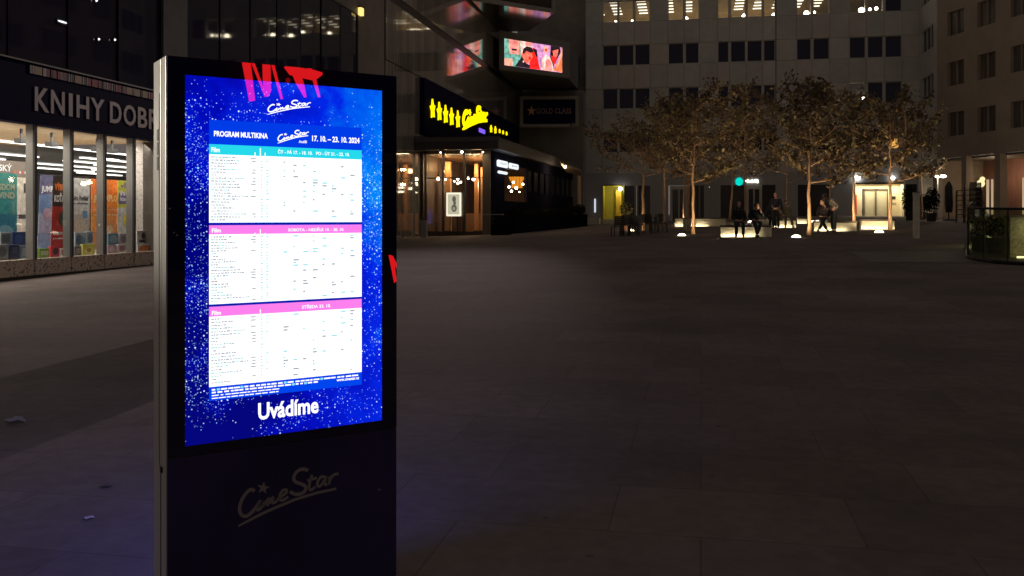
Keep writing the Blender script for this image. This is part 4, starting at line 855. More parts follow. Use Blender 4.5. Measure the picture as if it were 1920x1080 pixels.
# top floor interior: slab, ceiling with light troughs, back wall
b = MB(); b.box(ou(1098), ou(1722), OY + .4, OY + 9.4, 18.3, 18.5); b.box(ou(1098), ou(1722), OY + 9.4, OY + 9.6, 18.5, 21.6); b.build('top_floor_room', mat('office_room', (.7, .6, .44), .7), off)
b = MB(); b.box(ou(1098), ou(1722), OY + .4, OY + 9.4, 20.78, 20.95); b.build('top_floor_ceiling', mat('office_ceiling', (.22, .18, .13), .6, noise=.35, nscale=.8), off)
rg = random.Random(8); x = ou(1105)
while x < ou(1600):
    for k in range(5):
        b = MB(); yy = OY + .9 + k * 1.25; b.box(x, x + .8, yy, yy + .22, 20.71, 20.77); b.build('ceiling_trough', emis('trough', (1, .86, .62), 2.2) if not (x > ou(1640)) else M['grey'], off)
    x += rg.choice([1.7, 2.4, 2.9])
lamp('office_glow', 'AREA', (ou(1310), OY + 6.6, 20.66), 430, (1, .80, .50), off, 17, sy=2.4, rot=(R(25), 0, 0))
for px, py, r, l in ((1154.5, 40.5, .10, 'small globe lamp in the third top window from the cinema'), (1186, 40, .13, 'globe lamp in the fourth top window from the cinema'), (1286, 36, .21, 'large globe lamp in the second lit window group'), (1395.5, 30.5, .20, 'large globe lamp inside the widest lit window group'), (1451, 28, .16, 'globe lamp at the far end of the widest lit window group'), (1512, 25, .22, 'oval globe lamp in the fourth lit window group'), (1527, 23, .1, 'small globe lamp next to the oval one'), (1615, 19.5, .24, 'brightest globe lamp in the dark top window group'), (1631, 17.5, .12, 'dimmer globe lamp beside the brightest one'), (1643, 16, .14, 'last globe lamp in the dark top window group')):
    q = onY(px, py, OY + .42); t = thing('globe_lamp', l, 'lamp', q, 0, 'globe lamps behind the top floor windows')
    b = MB(); b.ball(q, r, 14, 9); b.build('globe', M['ltwarm2'], t, True); b = MB(); b.tube([q + Vector((0, 0, r)), Vector((q.x, q.y, 20.78))], .012, 5); b.build('cord', M['black'], t)
for px, py, zt, r, m_, l in ((1620, 187, 12.8, .26, M['ltwarm2'], 'lamp glowing in a second floor window above the trees'), (1629, 185, 12.8, .12, M['ltwarm2'], 'tiny lamp beside the glowing second floor lamp'), (1676, 268, 9, .42, emis('amber_shade', (1, .5, .12), .9), 'amber lamp shade in a first floor window behind the trees')):
    q = onY(px, py, OY + .5); t = thing('window_lamp', l, 'lamp', q); b = MB(); b.tube([q - Vector((0, 0, r)), q + Vector((0, 0, r * .8))], [r, r * .7], 14); b.build('shade', m_, t, True); b = MB(); b.tube([q + Vector((0, 0, r * .8)), Vector((q.x, q.y, zt + .3))], .012, 5); b.build('cord', M['black'], t)
b = MB(); b.fb(OF, ou(1580), ou(1722), 10.4, 13.4, -1.6, -1.4); b.fb(OF, ou(1640), ou(1722), 6.6, 9.6, -1.6, -1.4); b.build('inner_blind', mat('blind', (.05, .045, .05), .8), off)
# ground floor
def gf(name, px0, px1, y0, y1, n0, n1, m, parent=off, bev=0): 
    b = MB(); b.fb(OF, ou(px0), ou(px1), OF.hit(px0, y1)[1], OF.hit(px0, y0)[1], n0, n1); return b.build(name, m, parent, bevel=bev)
ZB = 1.0
gpan = mat('ground_floor_panel', (.30, .30, .31), .5, noise=.1); gdark = mat('ground_floor_glass', (.012, .012, .022), .3)
def gw(px0, px1, z0, z1, n0, n1, m, name): b = MB(); b.fb(OF, ou(px0), ou(px1), z0, z1, n0, n1); return b.build(name, m, off)
gw(1098, 1722, 4.25, GFZ - .01, -.35, -.0, gpan, 'ground_floor_lintel')
for a, c in ((1098, 1131), (1219, 1253), (1320, 1351), (1455, 1496), (1556, 1604)): gw(a, c, ZB, 4.25, -.3, -.02, gpan, 'wall_panel')
for a, c in ((1169, 1189), (1197, 1219), (1351, 1372), (1372, 1399), (1429, 1455), (1496, 1556), (1290, 1320), (1694, 1722)): gw(a, c, ZB, 4.25, -.5, -.35, gdark, 'shop_glazing')
for a, c in ((1189, 1192.5), (1194, 1197), (1310, 1313)): gw(a, c, ZB, 4.25, -.5, .0, mat('slim_pier', (.22, .2, .16), .5), 'slim_pier')
for a, c in ((1256, 1290), (1399, 1429)):
    b = MB(); b.fb(OF, ou(a), ou(a) + .22, ZB, 4.2, -.3, -.05); b.fb(OF, ou(c) - .22, ou(c), ZB, 4.2, -.3, -.05); b.fb(OF, ou(a) + .22, ou(c) - .22, 3.9, 4.2, -.3, -.05); b.fb(OF, (ou(a) + ou(c)) / 2 - .06, (ou(a) + ou(c)) / 2 + .06, ZB, 3.9, -.25, -.08); d_ = b.build('glazed_door', off_mull, off)
    b = MB(); b.fb(OF, ou(a) + .22, ou(c) - .22, ZB, 3.9, -.28, -.26); b.build('door_pane', gdark, d_)
# yellow lit passage
yel = mat('olive_tiles', (.46, .42, .07), .5, noise=.08)
b = MB(); x0, x1 = ou(1131), ou(1168); b.box(x0, x1, OY + 2.6, OY + 2.8, ZB, 4.3); b.box(x0 - .1, x0, OY, OY + 2.8, ZB, 4.3); b.box(x1, x1 + .1, OY, OY + 2.8, ZB, 4.3); b.box(x0, x1, OY, OY + 2.6, 4.25, 4.35); b.build('passage_walls', yel, off)
b = MB(); b.box(x0, x1, OY, OY + 2.6, ZB - .1, 1.28); b.build('passage_floor', M['cream'], off)
b = MB(); b.box(x0 + 1.0, x1 - .25, OY + 1.5, OY + 1.6, 1.28, 3.9); b.build('passage_door', mat('mustard_door', (.62, .42, .05), .5, noise=.3, nscale=2, stretch=(4, 1, .5)), off)
lamp('passage_glow', 'POINT', ((x0 + x1) / 2 + .35, OY + .7, 3.9), 42, (1, .86, .4), off, .08)
q = onY(1163, 354, OY - .15); t = thing('passage_lamp', 'round white lamp at the corner of the yellow passage', 'lamp', q); b = MB(); b.ball(q, .17); b.build('globe', M['ltwhite'], t, True); b = MB(); b.box(q.x - .06, q.x + .06, q.y, OY, q.z + .1, q.z + .2); b.build('bracket', M['black'], t)
# bright entrance
x0, x1, xa = ou(1604), ou(1694), OY + 1.4
lite = mat('entrance_plaster', (.72, .64, .46), .6, noise=.05)
b = MB(); b.box(x0 - .15, x0, OY - .02, xa, ZB, 4.5); b.box(x0, ou(1622), xa, xa + .1, ZB, 4.5); b.box(ou(1669), x1, xa, xa + .1, ZB, 4.5); b.box(ou(1622), ou(1669), xa, xa + .1, 3.9, 4.5); b.box(x1, x1 + .15, OY - .02, xa + .1, ZB, 4.5); b.box(x0, x1, OY + .0, xa, 4.26, 4.4); b.build('entrance_recess', lite, off)
b = MB()
for a, c in ((1622, 1625), (1644.5, 1647.5), (1667, 1669)): b.box(ou(a) + .1, ou(c) + .1, xa + .0, xa + .08, ZB, 3.9)
b.box(ou(1622) + .1, ou(1669) + .1, xa - .0, xa + .07, 3.75, 3.9); dd = b.build('entrance_door', mat('door_bronze', (.12, .10, .075), .4), off)
b = MB(); b.box(ou(1625) + .1, ou(1667) + .1, xa + .085, xa + .1, ZB, 3.75); b.build('frosted_pane', mat('frosted', (.5, .47, .36), .5, noise=.06), dd)
b = MB(); b.box(ou(1679), ou(1686), xa - .04, xa - .001, 3.0, 3.25); b.build('name_plate', M['black'], off)
b = MB(); text(b, 'VCHOD', Fr((0, xa - .01, 0), (1, 0, 0), (0, -1, 0)), ou(1676), ou(1687), 2.5, 2.72, 0, .02); b.build('entrance_lettering', M['black'], off)
b = MB(); b.box(x0 + .02, x0 + .32, xa - .1, xa - .01, 1.7, 3.4); b.build('red_strip', mat('red_panel', (.5, .03, .02), .5), off)
lamp('entrance_glow', 'AREA', ((x0 + x1) / 2, OY + .65, 4.2), 150, (1, .86, .56), off, 4, sy=.9, rot=(0, 0, 0))
for px, l in ((1608, 'bright wall lamp left of the lit entrance'), (1674, 'wall lamp above the lit entrance')):
    q = onY(px, 333.5, OY - .2); t = thing('entrance_lamp', l, 'lamp', q, 0, 'lamps over the lit entrance'); b = MB(); b.ball(q, (.24, .2, .16) if px < 1650 else (.17, .15, .12)); b.build('globe', M['ltwhite'], t, True); b = MB(); b.box(q.x - .05, q.x + .05, q.y, OY, q.z - .04, q.z + .04); b.build('bracket', M['black'], t)
# teal round sign and lettering
sgn = thing('round_shop_sign', 'round turquoise lit sign with white lettering above the glazed shopfront', 'sign', onY(1386, 341, OY - .1))
SF = Fr((0, OY - .12, 0), (1, 0, 0), (0, -1, 0)); u, v = SF.hit(1386, 340.5); b = MB(); b.fpoly(SF, [(u + .32 * math.cos(2 * math.pi * i / 24), v + .35 * math.sin(2 * math.pi * i / 24)) for i in range(24)], -.12, 0); b.build('disc', emis('turquoise', (.0, .72, .58), 1.0), sgn)
a, l1 = SF.hit(1400, 343.5); c, t1 = SF.hit(1422, 336); b = MB(); text(b, '• fresh IQ', SF, SF.hit(1396.5, 340)[0], c, l1, t1, 0, .07); b.build('lettering', emis('sign_cream', (1, .95, .78), 4), sgn)
# terrace in front of the office front: pale stone base near the cafe
b = MB(); b.fb(OF, ou(1098), ou(1126), .8, 1.42, .0, 1.2); b.build('stone_step', M['cream'], off)
b = MB(); b.fb(OF, ou(1114.5), ou(1117.0), 1.9, 3.1, .0, .05); b.build('slot_light', emis('slot', (.8, .88, 1), .9), off)

# return wing and right-hand building
XR = 18.7
b = MB(); b.box(ou(1722) - .05, XR + .6, OY + .01, OY + .5, 0, 27); b.build('corner_core', PAN[0], off)
b = MB(); WF = Fr((XR, 0, 0), (0, -1, 0), (-1, 0, 0))
wz = [(-.5, 7.2), (9.0, 11.05), (12.85, 14.9), (16.7, 18.75), (20.6, 27)]
for z0, z1 in wz: b.fb(WF, -82, -76.3, z0, z1, -.4, 0)
for z0, z1 in rows: b.fb(WF, -82, -81.2, z0, z1, -.4, 0); b.fb(WF, -77.4, -76.3, z0, z1, -.4, 0)
b.build('return_wall', PAN[1], off)
for z0, z1 in rows:
    b = MB()
    for k in range(4): b.fb(WF, -81.2 + k * 1.25, -81.1 + k * 1.25, z0, z1, -.3, -.1)
    wo = b.build('window', off_mull, off); b = MB(); p = WF.p; b.face([p(-81.2, z0, -.2), p(-77.4, z0, -.2), p(-77.4, z1, -.2), p(-81.2, z1, -.2)]); b.build('pane', offglass, wo)
rb = thing('corner_building', 'brownish block at the right edge with dark windows over a colonnade', 'building', (XR, 76, 1.5))
P0 = Vector((XR, 76.3, 0)); RD = Vector((.355, -.935, 0)).normalized(); RF = Fr((P0.x, P0.y, 0), RD, Vector((-.935, -.355, 0)))
rwall = mat('brown_render', (.24, .20, .165), .6, noise=.16, nscale=.7)
curtained = mat('curtained_glass', (.075, .06, .05), .25, noise=.5, nscale=2.5, stretch=(2, 2, .15))
RL = 34; rz = [(6.0, 7.6), (9.4, 11.4), (13.2, 15.2), (17.0, 19.0), (20.8, 27)]; rw = [(7.6, 9.4), (11.4, 13.2), (15.2, 17.0), (19.0, 20.8)]
wx = [.4 + 3.4 * k for k in range(10)]
b = MB()
for z0, z1 in rz: b.fb(RF, 0, RL, z0, z1, -.5, 0)
for z0, z1 in rw:
    e = 0
    for x in wx: b.fb(RF, e, x + .9, z0, z1, -.5, 0); e = x + .9 + 1.9
    b.fb(RF, e, RL, z0, z1, -.5, 0)
b.build('facade', rwall, rb)
for z0, z1 in rw:
    for x in wx[:6]:
        b = MB(); b.fb(RF, x + .9, x + .98, z0, z1, -.3, -.1); b.fb(RF, x + 1.8, x + 1.88, z0, z1, -.3, -.1); b.fb(RF, x + 2.72, x + 2.8, z0, z1, -.3, -.1); wo = b.build('window', rwall, rb)
        b = MB(); p = RF.p; b.face([p(x + .9, z0, -.22), p(x + 2.8, z0, -.22), p(x + 2.8, z1, -.22), p(x + .9, z1, -.22)]); b.build('pane', curtained, wo)
for k in range(9):
    x = 2.9 + k * 3.6; b = MB(); b.fb(RF, x, x + .55, .5, 6.0, -.55, .0); b.build('column', rwall, rb)
b = MB(); b.fb(RF, 0, RL, .5, 6.0, -4.2, -4.0); b.build('arcade_wall', mat('arcade_wall', (.20, .10, .08), .6, noise=.3, nscale=1.5, stretch=(3, 3, .4)), rb)
b = MB(); b.fb(RF, -.5, -.05, .3, 6, -4.2, .0); b.build('arcade_end', rwall, rb)
b = MB(); b.fb(RF, 0, RL, 5.85, 5.98, -4.0, -.5); b.build('arcade_soffit', mat('soffit', (.10, .09, .08), .6), rb)
wl = emis('shop_glow', (1, .74, .45), .5)
for (x, w_) in ((.4, .25), (.95, .18), (1.35, .3), (2.4, .2), (4.3, .35), (5.4, .22), (6.3, .4), (8.2, .25), (9.4, .5), (12.5, .4)):
    b = MB(); b.fb(RF, x, x + w_, 1.7, 4.4, -4.0, -3.95); b.build('lit_shop_strip', wl, rb)
for px, py, r in ((1839, 344, .3), (1842, 336, .2), (1831, 352, .15)):
    u, v = RF.hit(px, py, -3.2); b = MB(); b.ball(RF.p(u, v, -3.2), r); b.build('arcade_lamp', emis('arcade_lamp', (1, .8, .4), 1.2), rb, True)
lamp('arcade_glow', 'POINT', RF.p(4, 4.6, -2.2), 110, (1, .7, .42), rb, .2); lamp('arcade_glow_far', 'POINT', RF.p(11, 4.6, -2.2), 90, (1, .7, .42), rb, .2)

# ------------------------------------------------------------------ benches with light strips
BENCHP = mat('bench_panel', (.62, .56, .42), .5); BTOP = mat('bench_timber', (.07, .055, .045), .5, noise=.2); STRIP = emis('bench_strip', (1, .87, .58), 75)
def bench(label, px0, px1, yb, y_top):
    a, c = gnd(px0, yb), gnd(px1, yb); mid = (a + c) / 2; ang = math.atan2(c.y - a.y, c.x - a.x); L_ = (c - a).length
    dist = (mid - EYEP).dot(FWD); H = (yb - y_top) * dist / F
    mid.z = zg(mid.x, mid.y); t = thing('glowing_bench', label, 'bench', mid, 0, 'benches lit from below'); Dp = .62
    x0, x1, y, z = a.x, c.x, mid.y, mid.z - .03
    b = MB(); b.box(x0, x1, y - .0, y + Dp, z + H - .07, z + H); b.build('seat', BTOP, t, bevel=.01)
    b = MB(); b.box(x0 + .02, x1 - .02, y + .15, y + Dp - .05, z, z + H - .075); b.build('body', BENCHP, t)
    b = MB(); b.box(x0 - .01, x1 + .01, y - .03, y - .01, z, z + .075); b.build('glow_shield', M['darkmetal'], t)  # added edge that keeps the strip's light off the paving
    b = MB(); b.box(x0 + .02, x1 - .02, y + .06, y + .075, z + .03, z + .045); b.build('light_strip', STRIP, t)
    return dict(z=z + H, y=y, a=x0, c=x1, d=dist)
B1 = bench('front lit bench carrying two seated people in dark coats', 1350, 1450, 446.5, 421)
B2 = bench('long lit bench behind the front tree trunk', 1266, 1364, 426, 407)
B4 = bench('lit bench under the person in the olive shirt', 1453, 1496, 428.5, 410)
B5 = bench('small farthest lit bench left of the front right trunk', 1494, 1516, 420.5, 407)
B6 = bench('lit bench beside the bending standing person', 1524, 1612, 435.5, 413)
B7 = bench('lit bench in front of the bright entrance', 1612, 1684, 432, 410)

# ------------------------------------------------------------------ ground lights and trees
GL = mat('light_rim', (.2, .2, .2), .4, .6); GLE = emis('ground_light_glass', (1, .86, .55), 6)
def uplight(px, py, label, energy, aim=None):
    q = gnd(px, py); t = thing('ground_light', label, 'light', q, 0, 'in-ground uplights around the trees'); n = .008
    b = MB(); b.tube([q + Vector((0, 0, -.02)), q + Vector((0, 0, .012))], .20, 20); b.build('rim', GL, t)
    b = MB(); b.ball(q + Vector((0, 0, .014)), (.17, .17, .095), 18, 6); b.build('lens', GLE, t, True)  # dome raised above a flush lens to imitate its glare
    if energy:
        rot = (math.pi, 0, 0)
        if aim is not None: rot = (Vector(aim) - q).to_track_quat('-Z', 'Y').to_euler()
        lamp('uplight_beam', 'SPOT', q + Vector((0, 0, .1)), energy * 3.0, (1, .74, .42), t, .06, rot, R(150))
    return t
BARK = mat('plane_bark', (.36, .22, .13), .75, noise=.35, nscale=6, bump=.4, bscale=25)
LV = [mat('leaf_brown', (.055, .036, .022), .6), mat('leaf_olive', (.19, .15, .055), .5), mat('leaf_rust', (.12, .075, .040), .6)]
def tree(label, q, h, cb, cr, seed, lean=(0, 0), tr=.085, leaves=1500, fork=None):
    rg = random.Random(seed); t = thing('plane_tree', label, 'tree', q, 0, 'autumn trees on the square')
    top = q + Vector((lean[0], lean[1], h)); b = MB(); N = 12; ax = []
    for i in range(N + 1):
        f = i / N; p = q.lerp(top, f) + Vector((rg.uniform(-1, 1), rg.uniform(-1, 1), 0)) * .022 * (0 if i == 0 else 1) * (1 + f)
        p += Vector((-lean[0], -lean[1], 0)) * (f * (1 - f)) * .5; ax.append(p)
    ax[0].z -= .05
    b.tube(ax, [tr * (1.25 if i == 0 else 1 - .8 * i / N) for i in range(N + 1)], 9)
    tips = []
    def limb(p, d, L_, r0, lvl):
        pts = [p]; n = 4
        for i in range(n): d = (d + Vector((rg.uniform(-.25, .25), rg.uniform(-.25, .25), rg.uniform(-.08, .22)))).normalized(); pts.append(pts[-1] + d * L_ / n)
        b.tube(pts, [r0 * (1 - .75 * i / n) for i in range(n + 1)], 5, False)
        for i in range(1, n + 1):
            tips.append((pts[i], lvl))
            if lvl < 2:
                for _ in range(2): dd = (d + Vector((rg.gauss(0, .8), rg.gauss(0, .8), rg.gauss(.1, .5)))).normalized(); limb(pts[i], dd, L_ * rg.uniform(.3, .5), r0 * .4, lvl + 1)
    k = 11
    for i in range(k):
        f = (cb + (h * .97 - cb) * (i / (k - 1)) ** .9) / h; j = min(int(f * N), N - 1); p = ax[j].lerp(ax[j + 1], f * N - j)
        a = i * 2.4 + rg.uniform(-.4, .4); rel = (f * h - cb) / (h - cb); ln = cr * (1 - .42 * rel) * rg.uniform(.75, 1.1) * (.8 if rel < .05 else 1)
        limb(p, Vector((math.cos(a), math.sin(a), .2 + .38 * rel)).normalized(), ln, tr * .42 * (1 - .5 * rel), 1)
    for _ in range(2):
        a = rg.uniform(0, 6.28); p0 = ax[-2] + Vector((math.cos(a), math.sin(a), 0)) * rg.uniform(.1, cr * .6); hh = rg.uniform(.5, 1.2); p1 = p0 + Vector((rg.uniform(-.15, .15), rg.uniform(-.15, .15), hh))
        b.tube([p0 - Vector((0, 0, .5)), p0, p1], [.02, .016, .006], 5, False); tips += [(p1, 2)] * 3 + [(p0.lerp(p1, .6), 2)]
    b.build('trunk', BARK, t, True)
    c = MB(); tw = [x for x in tips if x[1] >= 2] or tips
    for _ in range(leaves):
        p, lvl = rg.choice(tw) if rg.random() < .88 else rg.choice(tips); v = Vector((rg.gauss(0, 1), rg.gauss(0, 1), rg.gauss(0, .8))) * .12
        leaf(c, p + v, rg.uniform(.05, .13), rg)
    c.build('crown', LV, t); return t
TR = []
def T(label, px, d=None, py=None, top=200, bot=343, cr=2.5, seed=1, lean=(0, 0), tr=.085, leaves=4000):
    q = gnd(px, py) if py else gd(px, d); TR.append((px, q)); d = (q - EYEP).dot(FWD)
    h = onD(px, top, d).z - q.z; cb = onD(px, bot, d).z - q.z
    return tree(label, q, h * .93, cb, cr * 1.12 * d / 42, seed, lean, tr * (d / 42) ** .5, int(leaves * .62))
LD_ = lambda px, py: (gnd(px, py) - EYEP).dot(FWD)
T('tree with the thickest lit trunk in front of the long bench', 1300, py=439, top=190, cr=2.7, seed=11, leaves=5000)
T('slim tree just left behind the thick front trunk', 1283, d=LD_(1274, 426.5), top=215, cr=2.3, seed=12, tr=.07, leaves=3000)
T('slim tree directly behind the thick front trunk', 1291, d=LD_(1269.5, 421), top=200, cr=2.3, seed=13, tr=.07, leaves=3000)
T('tree with a leaning lit trunk left of the seated woman', 1368, d=LD_(1355, 417), top=205, bot=330, cr=2.3, seed=14, lean=(.9, .2), tr=.06, leaves=3800)
T('tree rising between the two people on the front bench', 1397, d=LD_(1407, 418.5), top=192, bot=335, cr=2.3, seed=15, lean=(-.1, 0), tr=.06, leaves=3800)
T('tree behind the person in the olive shirt', 1477, d=LD_(1448.5, 417), top=185, cr=2.4, seed=16, tr=.06, leaves=3800)
T('tree with a bright lit trunk beside the bending person', 1517, py=442, top=188, cr=2.6, seed=17, tr=.09, leaves=5000)
T('tree behind the bending person', 1557, d=LD_(1533, 418), top=192, bot=338, cr=2.3, seed=18, tr=.06, leaves=3800)
T('forked tree left of the bright entrance', 1601, d=LD_(1590, 424), top=205, bot=335, cr=2.3, seed=19, tr=.075, leaves=3800)
T('tree standing right before the bright entrance', 1669, py=432, top=200, cr=2.4, seed=20, tr=.085, leaves=4200)
T('dim tree over the cafe terrace chairs', 1206, d=50, top=262, bot=330, cr=3.5, seed=21, tr=.10, leaves=4200)
T('far dim tree between the terrace and the long bench', 1245, d=58, top=215, bot=335, cr=2.2, seed=22, tr=.07, leaves=2600)
T('dim tree at the far right behind the lamp post', 1728, d=60, top=230, bot=330, cr=1.5, seed=23, tr=.06, leaves=1500)
def near(px): return min(TR, key=lambda e: abs(e[0] - px))[1] + Vector((0, 0, 3.6))
ups = [(1278.5, 442.5, 'nearest ground light left of the thick front trunk', 300, 1300), (1274, 426.5, 'second ground light left of the thick front trunk', 220, 1283), (1269.5, 420, 'farthest ground light of the three near the thick trunk', 200, 1291), (1355, 416.5, 'ground light left of the seated woman', 300, 1370), (1407, 417, 'ground light seen between the two seated people', 300, 1397),
       (1448.5, 412, 'upper ground light near the dark jacket pair', 240, 1477), (1450, 426, 'lower ground light near the dark jacket pair', 0, 1477), (1493, 445.5, 'near ground light left of the bright front right trunk', 330, 1517), (1524, 417, 'far ground light behind the seated person with crossed legs', 0, 1557), (1533, 416.5, 'ground light close beside the crossed legs', 260, 1557), (1648.5, 436.5, 'ground light before the bench at the entrance', 300, 1669), (1594, 425, 'ground light hidden behind the bench of the forked tree', 260, 1601), (1183, 433.5, 'ground light among the terrace chairs', 70, 1208)]
for px, py, l, e, tg in ups: uplight(px, py, l, e, gd(1174, 52) + Vector((0, 0, 1.3)) if px == 1183 else near(tg))

# ------------------------------------------------------------------ people
SKIN = mat('skin', (.45, .26, .19), .55); HAIRD = mat('hair_dark', (.02, .014, .010), .5); HAIRL = mat('hair_grey', (.12, .11, .10), .5)
def skinmesh(chains):
    """chains: list of polylines [(pos, radius), ...]; joints at the same spot are merged; returns verts, faces"""
    bm = bmesh.new(); ly = bm.verts.layers.skin.verify(); key = {}
    def V(p, r):
        k = tuple(round(c, 4) for c in p)
        if k not in key: v = bm.verts.new(p); v[ly].radius = (r, r); key[k] = v
        return key[k]
    first = None
    for c in chains:
        pv = None
        for p, r in c:
            v = V(p, r)
            if first is None: first = v; v[ly].use_root = True
            if pv is not None and pv is not v and not bm.edges.get((pv, v)): bm.edges.new((pv, v))
            pv = v
    me = bpy.data.meshes.new('tmp'); bm.to_mesh(me); bm.free(); o = bpy.data.objects.new('tmp', me); COL.objects.link(o)
    m = o.modifiers.new('s', 'SKIN'); m.use_smooth_shade = True; o.modifiers.new('d', 'SUBSURF').levels = 1
    dg = bpy.context.evaluated_depsgraph_get(); me2 = bpy.data.meshes.new_from_object(o.evaluated_get(dg))
    r = ([v.co.copy() for v in me2.vertices], [list(p.vertices) for p in me2.polygons])
    bpy.data.objects.remove(o); bpy.data.meshes.remove(me); bpy.data.meshes.remove(me2); return r
def person(label, loc, face_dir, J, jacket, trousers, hair=HAIRD, longhair=False, shoe=None):
    """J: joints in a local frame (x = person's left, y = forward, z = up)"""
    rz = math.atan2(face_dir[1], face_dir[0]) - math.pi / 2
    t = thing('person', label, 'person', loc, rz); Mx = W[t.name]
    V = {k: Vector(v) for k, v in J.items()}
    pel, che, nek, hed = V['pelvis'], V['chest'], V['neck'], V['head']
    mid = pel.lerp(che, .5)
    def put(name, geo, m, extra=None):
        b = MB(); b.v = [Mx @ Vector(v) for v in geo[0]]; b.f = geo[1]; b.m = [0] * len(b.f)
        if extra: extra(b)
        return b.build(name, m, t, True)
    body = [[(pel, .115), (mid, .11), (che, .13), (nek, .055), (nek.lerp(hed, .45), .052)]]; jk = [[(pel.lerp(mid, .25), .155), (mid, .145), (che, .165), (nek.lerp(che, .25), .085)]]; ts = [[(pel, .14), (pel.lerp(mid, .3), .135)]]; shoes = []
    for s in ('L', 'R'):
        sh, el, wr = V['sho' + s], V['elb' + s], V['wri' + s]; hp, kn, an, to = V['hip' + s], V['kne' + s], V['ank' + s], V['toe' + s]
        fd = (wr - el).normalized(); palm = wr + fd * .07; sd = fd.cross(Vector((0, 0, 1))); sd = sd.normalized() if sd.length > .1 else Vector((1, 0, 0)); cu_ = fd.cross(sd)
        body += [[(che, .13), (sh, .06), (el, .042), (wr, .028), (palm, .032)]]
        for j, ln in enumerate((.068, .078, .072, .055)):
            k0 = palm + fd * .025 + sd * (j - 1.5) * .019; body += [[(palm, .032), (k0, .0105), (k0 + fd * ln * .55 - cu_ * .012, .009), (k0 + fd * ln * .85 - cu_ * .035, .0075)]]
        th = wr + fd * .03 + sd * -.035; body += [[(palm, .032), (th + fd * .012, .012), (th + fd * .05 - sd * .012, .009)]]
        body += [[(pel, .115), (hp, .085), (kn, .055), (an, .04), (to, .034)]]
        jk += [[(che, .165), (sh, .088), (el, .066), (el.lerp(wr, .88), .052)]]
        ts += [[(pel, .14), (hp, .112), (kn, .078), (an.lerp(kn, .08), .062)]]
        shoes += [[(an + (to - an) * -.25, .045), (an.lerp(to, .5), .048), (to, .040)]]
    hd = (hed - nek).normalized(); fw = Vector(J.get('look', (0, 1, 0))).normalized()
    rt = fw.cross(Vector((0, 0, 1))).normalized()
    def headgeo(b):
        def ell(c, r, sc=12):
            k = MB(); k.ball((0, 0, 0), r, sc, 8); Mh = Matrix((rt, fw, rt.cross(fw) * 1)).transposed()
            o = len(b.v); b.v += [Mx @ (c + Mh @ v) for v in k.v]; b.f += [[o + i for i in f] for f in k.f]; b.m += [0] * len(k.f)
        ell(hed, (.076, .096, .115)); ell(hed + fw * .03 - Vector((0, 0, .06)), (.058, .066, .06)); ell(hed + fw * .1 - Vector((0, 0, .012)), (.014, .02, .024), 6)
        for s in (-1, 1): ell(hed + rt * s * .078 - Vector((0, 0, .01)), (.012, .022, .032), 6)
        ell(hed + fw * .089 - Vector((0, 0, .06)), (.024, .012, .008), 6)
    put('body', skinmesh(body), SKIN, headgeo)
    put('jacket', skinmesh(jk), jacket); put('trousers', skinmesh(ts), trousers)
    for c in shoes: put('shoe', skinmesh([c]), shoe or M['black'])
    b = MB()
    for s in (-1, 1): b.ball(Mx @ (hed + fw * .088 + rt * s * .033 + Vector((0, 0, .012))), .011, 8, 6)
    b.build('eyes', mat('eye', (.03, .02, .02), .2), t, True)
    b = MB(); hc = hed - fw * .022 + Vector((0, 0, .028)); b.ball(Mx @ hc, (.092, .092, .105), 14, 8)
    if longhair: b.tube([Mx @ (hed - fw * .05), Mx @ (hed - fw * .07 - Vector((0, 0, .14))), Mx @ (hed - fw * .06 - Vector((0, 0, .32)))], [.095, .1, .06], 10); [b.tube([Mx @ (hed + rt * s * .075 + fw * .02), Mx @ (hed + rt * s * .09 + fw * .04 - Vector((0, 0, .2))), Mx @ (hed + rt * s * .08 + fw * .08 - Vector((0, 0, .36)))], [.035, .04, .02], 8) for s in (-1, 1)]
    b.build('hair', hair, t, True); return t
def seated(h=.46, **kw):
    J = dict(pelvis=(0, 0, h + .10), chest=(0, .02, h + .46), neck=(0, .04, h + .63), head=(0, .07, h + .80), shoL=(.19, .02, h + .52), shoR=(-.19, .02, h + .52), elbL=(.26, .08, h + .26), elbR=(-.26, .08, h + .26), wriL=(.10, .28, h + .20), wriR=(-.08, .28, h + .20),
             hipL=(.10, .06, h + .07), hipR=(-.10, .06, h + .07), kneL=(.12, .46, h + .08), kneR=(-.12, .46, h + .08), ankL=(.13, .50, .09), ankR=(-.13, .50, .09), toeL=(.15, .66, .045), toeR=(-.15, .66, .045)); J.update(kw); return J
def cloth(n, c): return mat('cloth_' + n, c, .85, noise=.15, nscale=12)
TOC = Vector((0, -1))
def on_bench(B, px, back=.12):
    x = onY(px, HY, B['y']).x; y = B['y'] + back; return Vector((x, y, zg(x, y)))
hb = .47
def Bh(B): return B['z'] - zg((B['a'] + B['c']) / 2, B['y'])
person('woman with long hair and dark coat seated on the front bench, hands in lap', on_bench(B1, 1385), (.05, -1), seated(Bh(B1), elbL=(.25, .1, Bh(B1) + .24)), cloth('coat', (.012, .013, .022)), cloth('skirt', (.012, .012, .018)), longhair=True)
person('seated person in a dark jacket on the front bench, face turned sideways, ankles crossed', on_bench(B1, 1417), (.1, -1), seated(Bh(B1), look=(-.9, .35, -.1), head=(-.02, .14, Bh(B1) + .72), neck=(0, .08, Bh(B1) + .58), chest=(0, .05, Bh(B1) + .44), ankL=(.0, .52, .09), ankR=(.04, .46, .09), toeL=(-.05, .66, .045), toeR=(.1, .6, .045), wriR=(-.16, .22, Bh(B1) + .5), elbR=(-.27, .12, Bh(B1) + .30)), cloth('jacket_navy', (.010, .011, .022)), cloth('jeans_dark', (.022, .022, .028)))
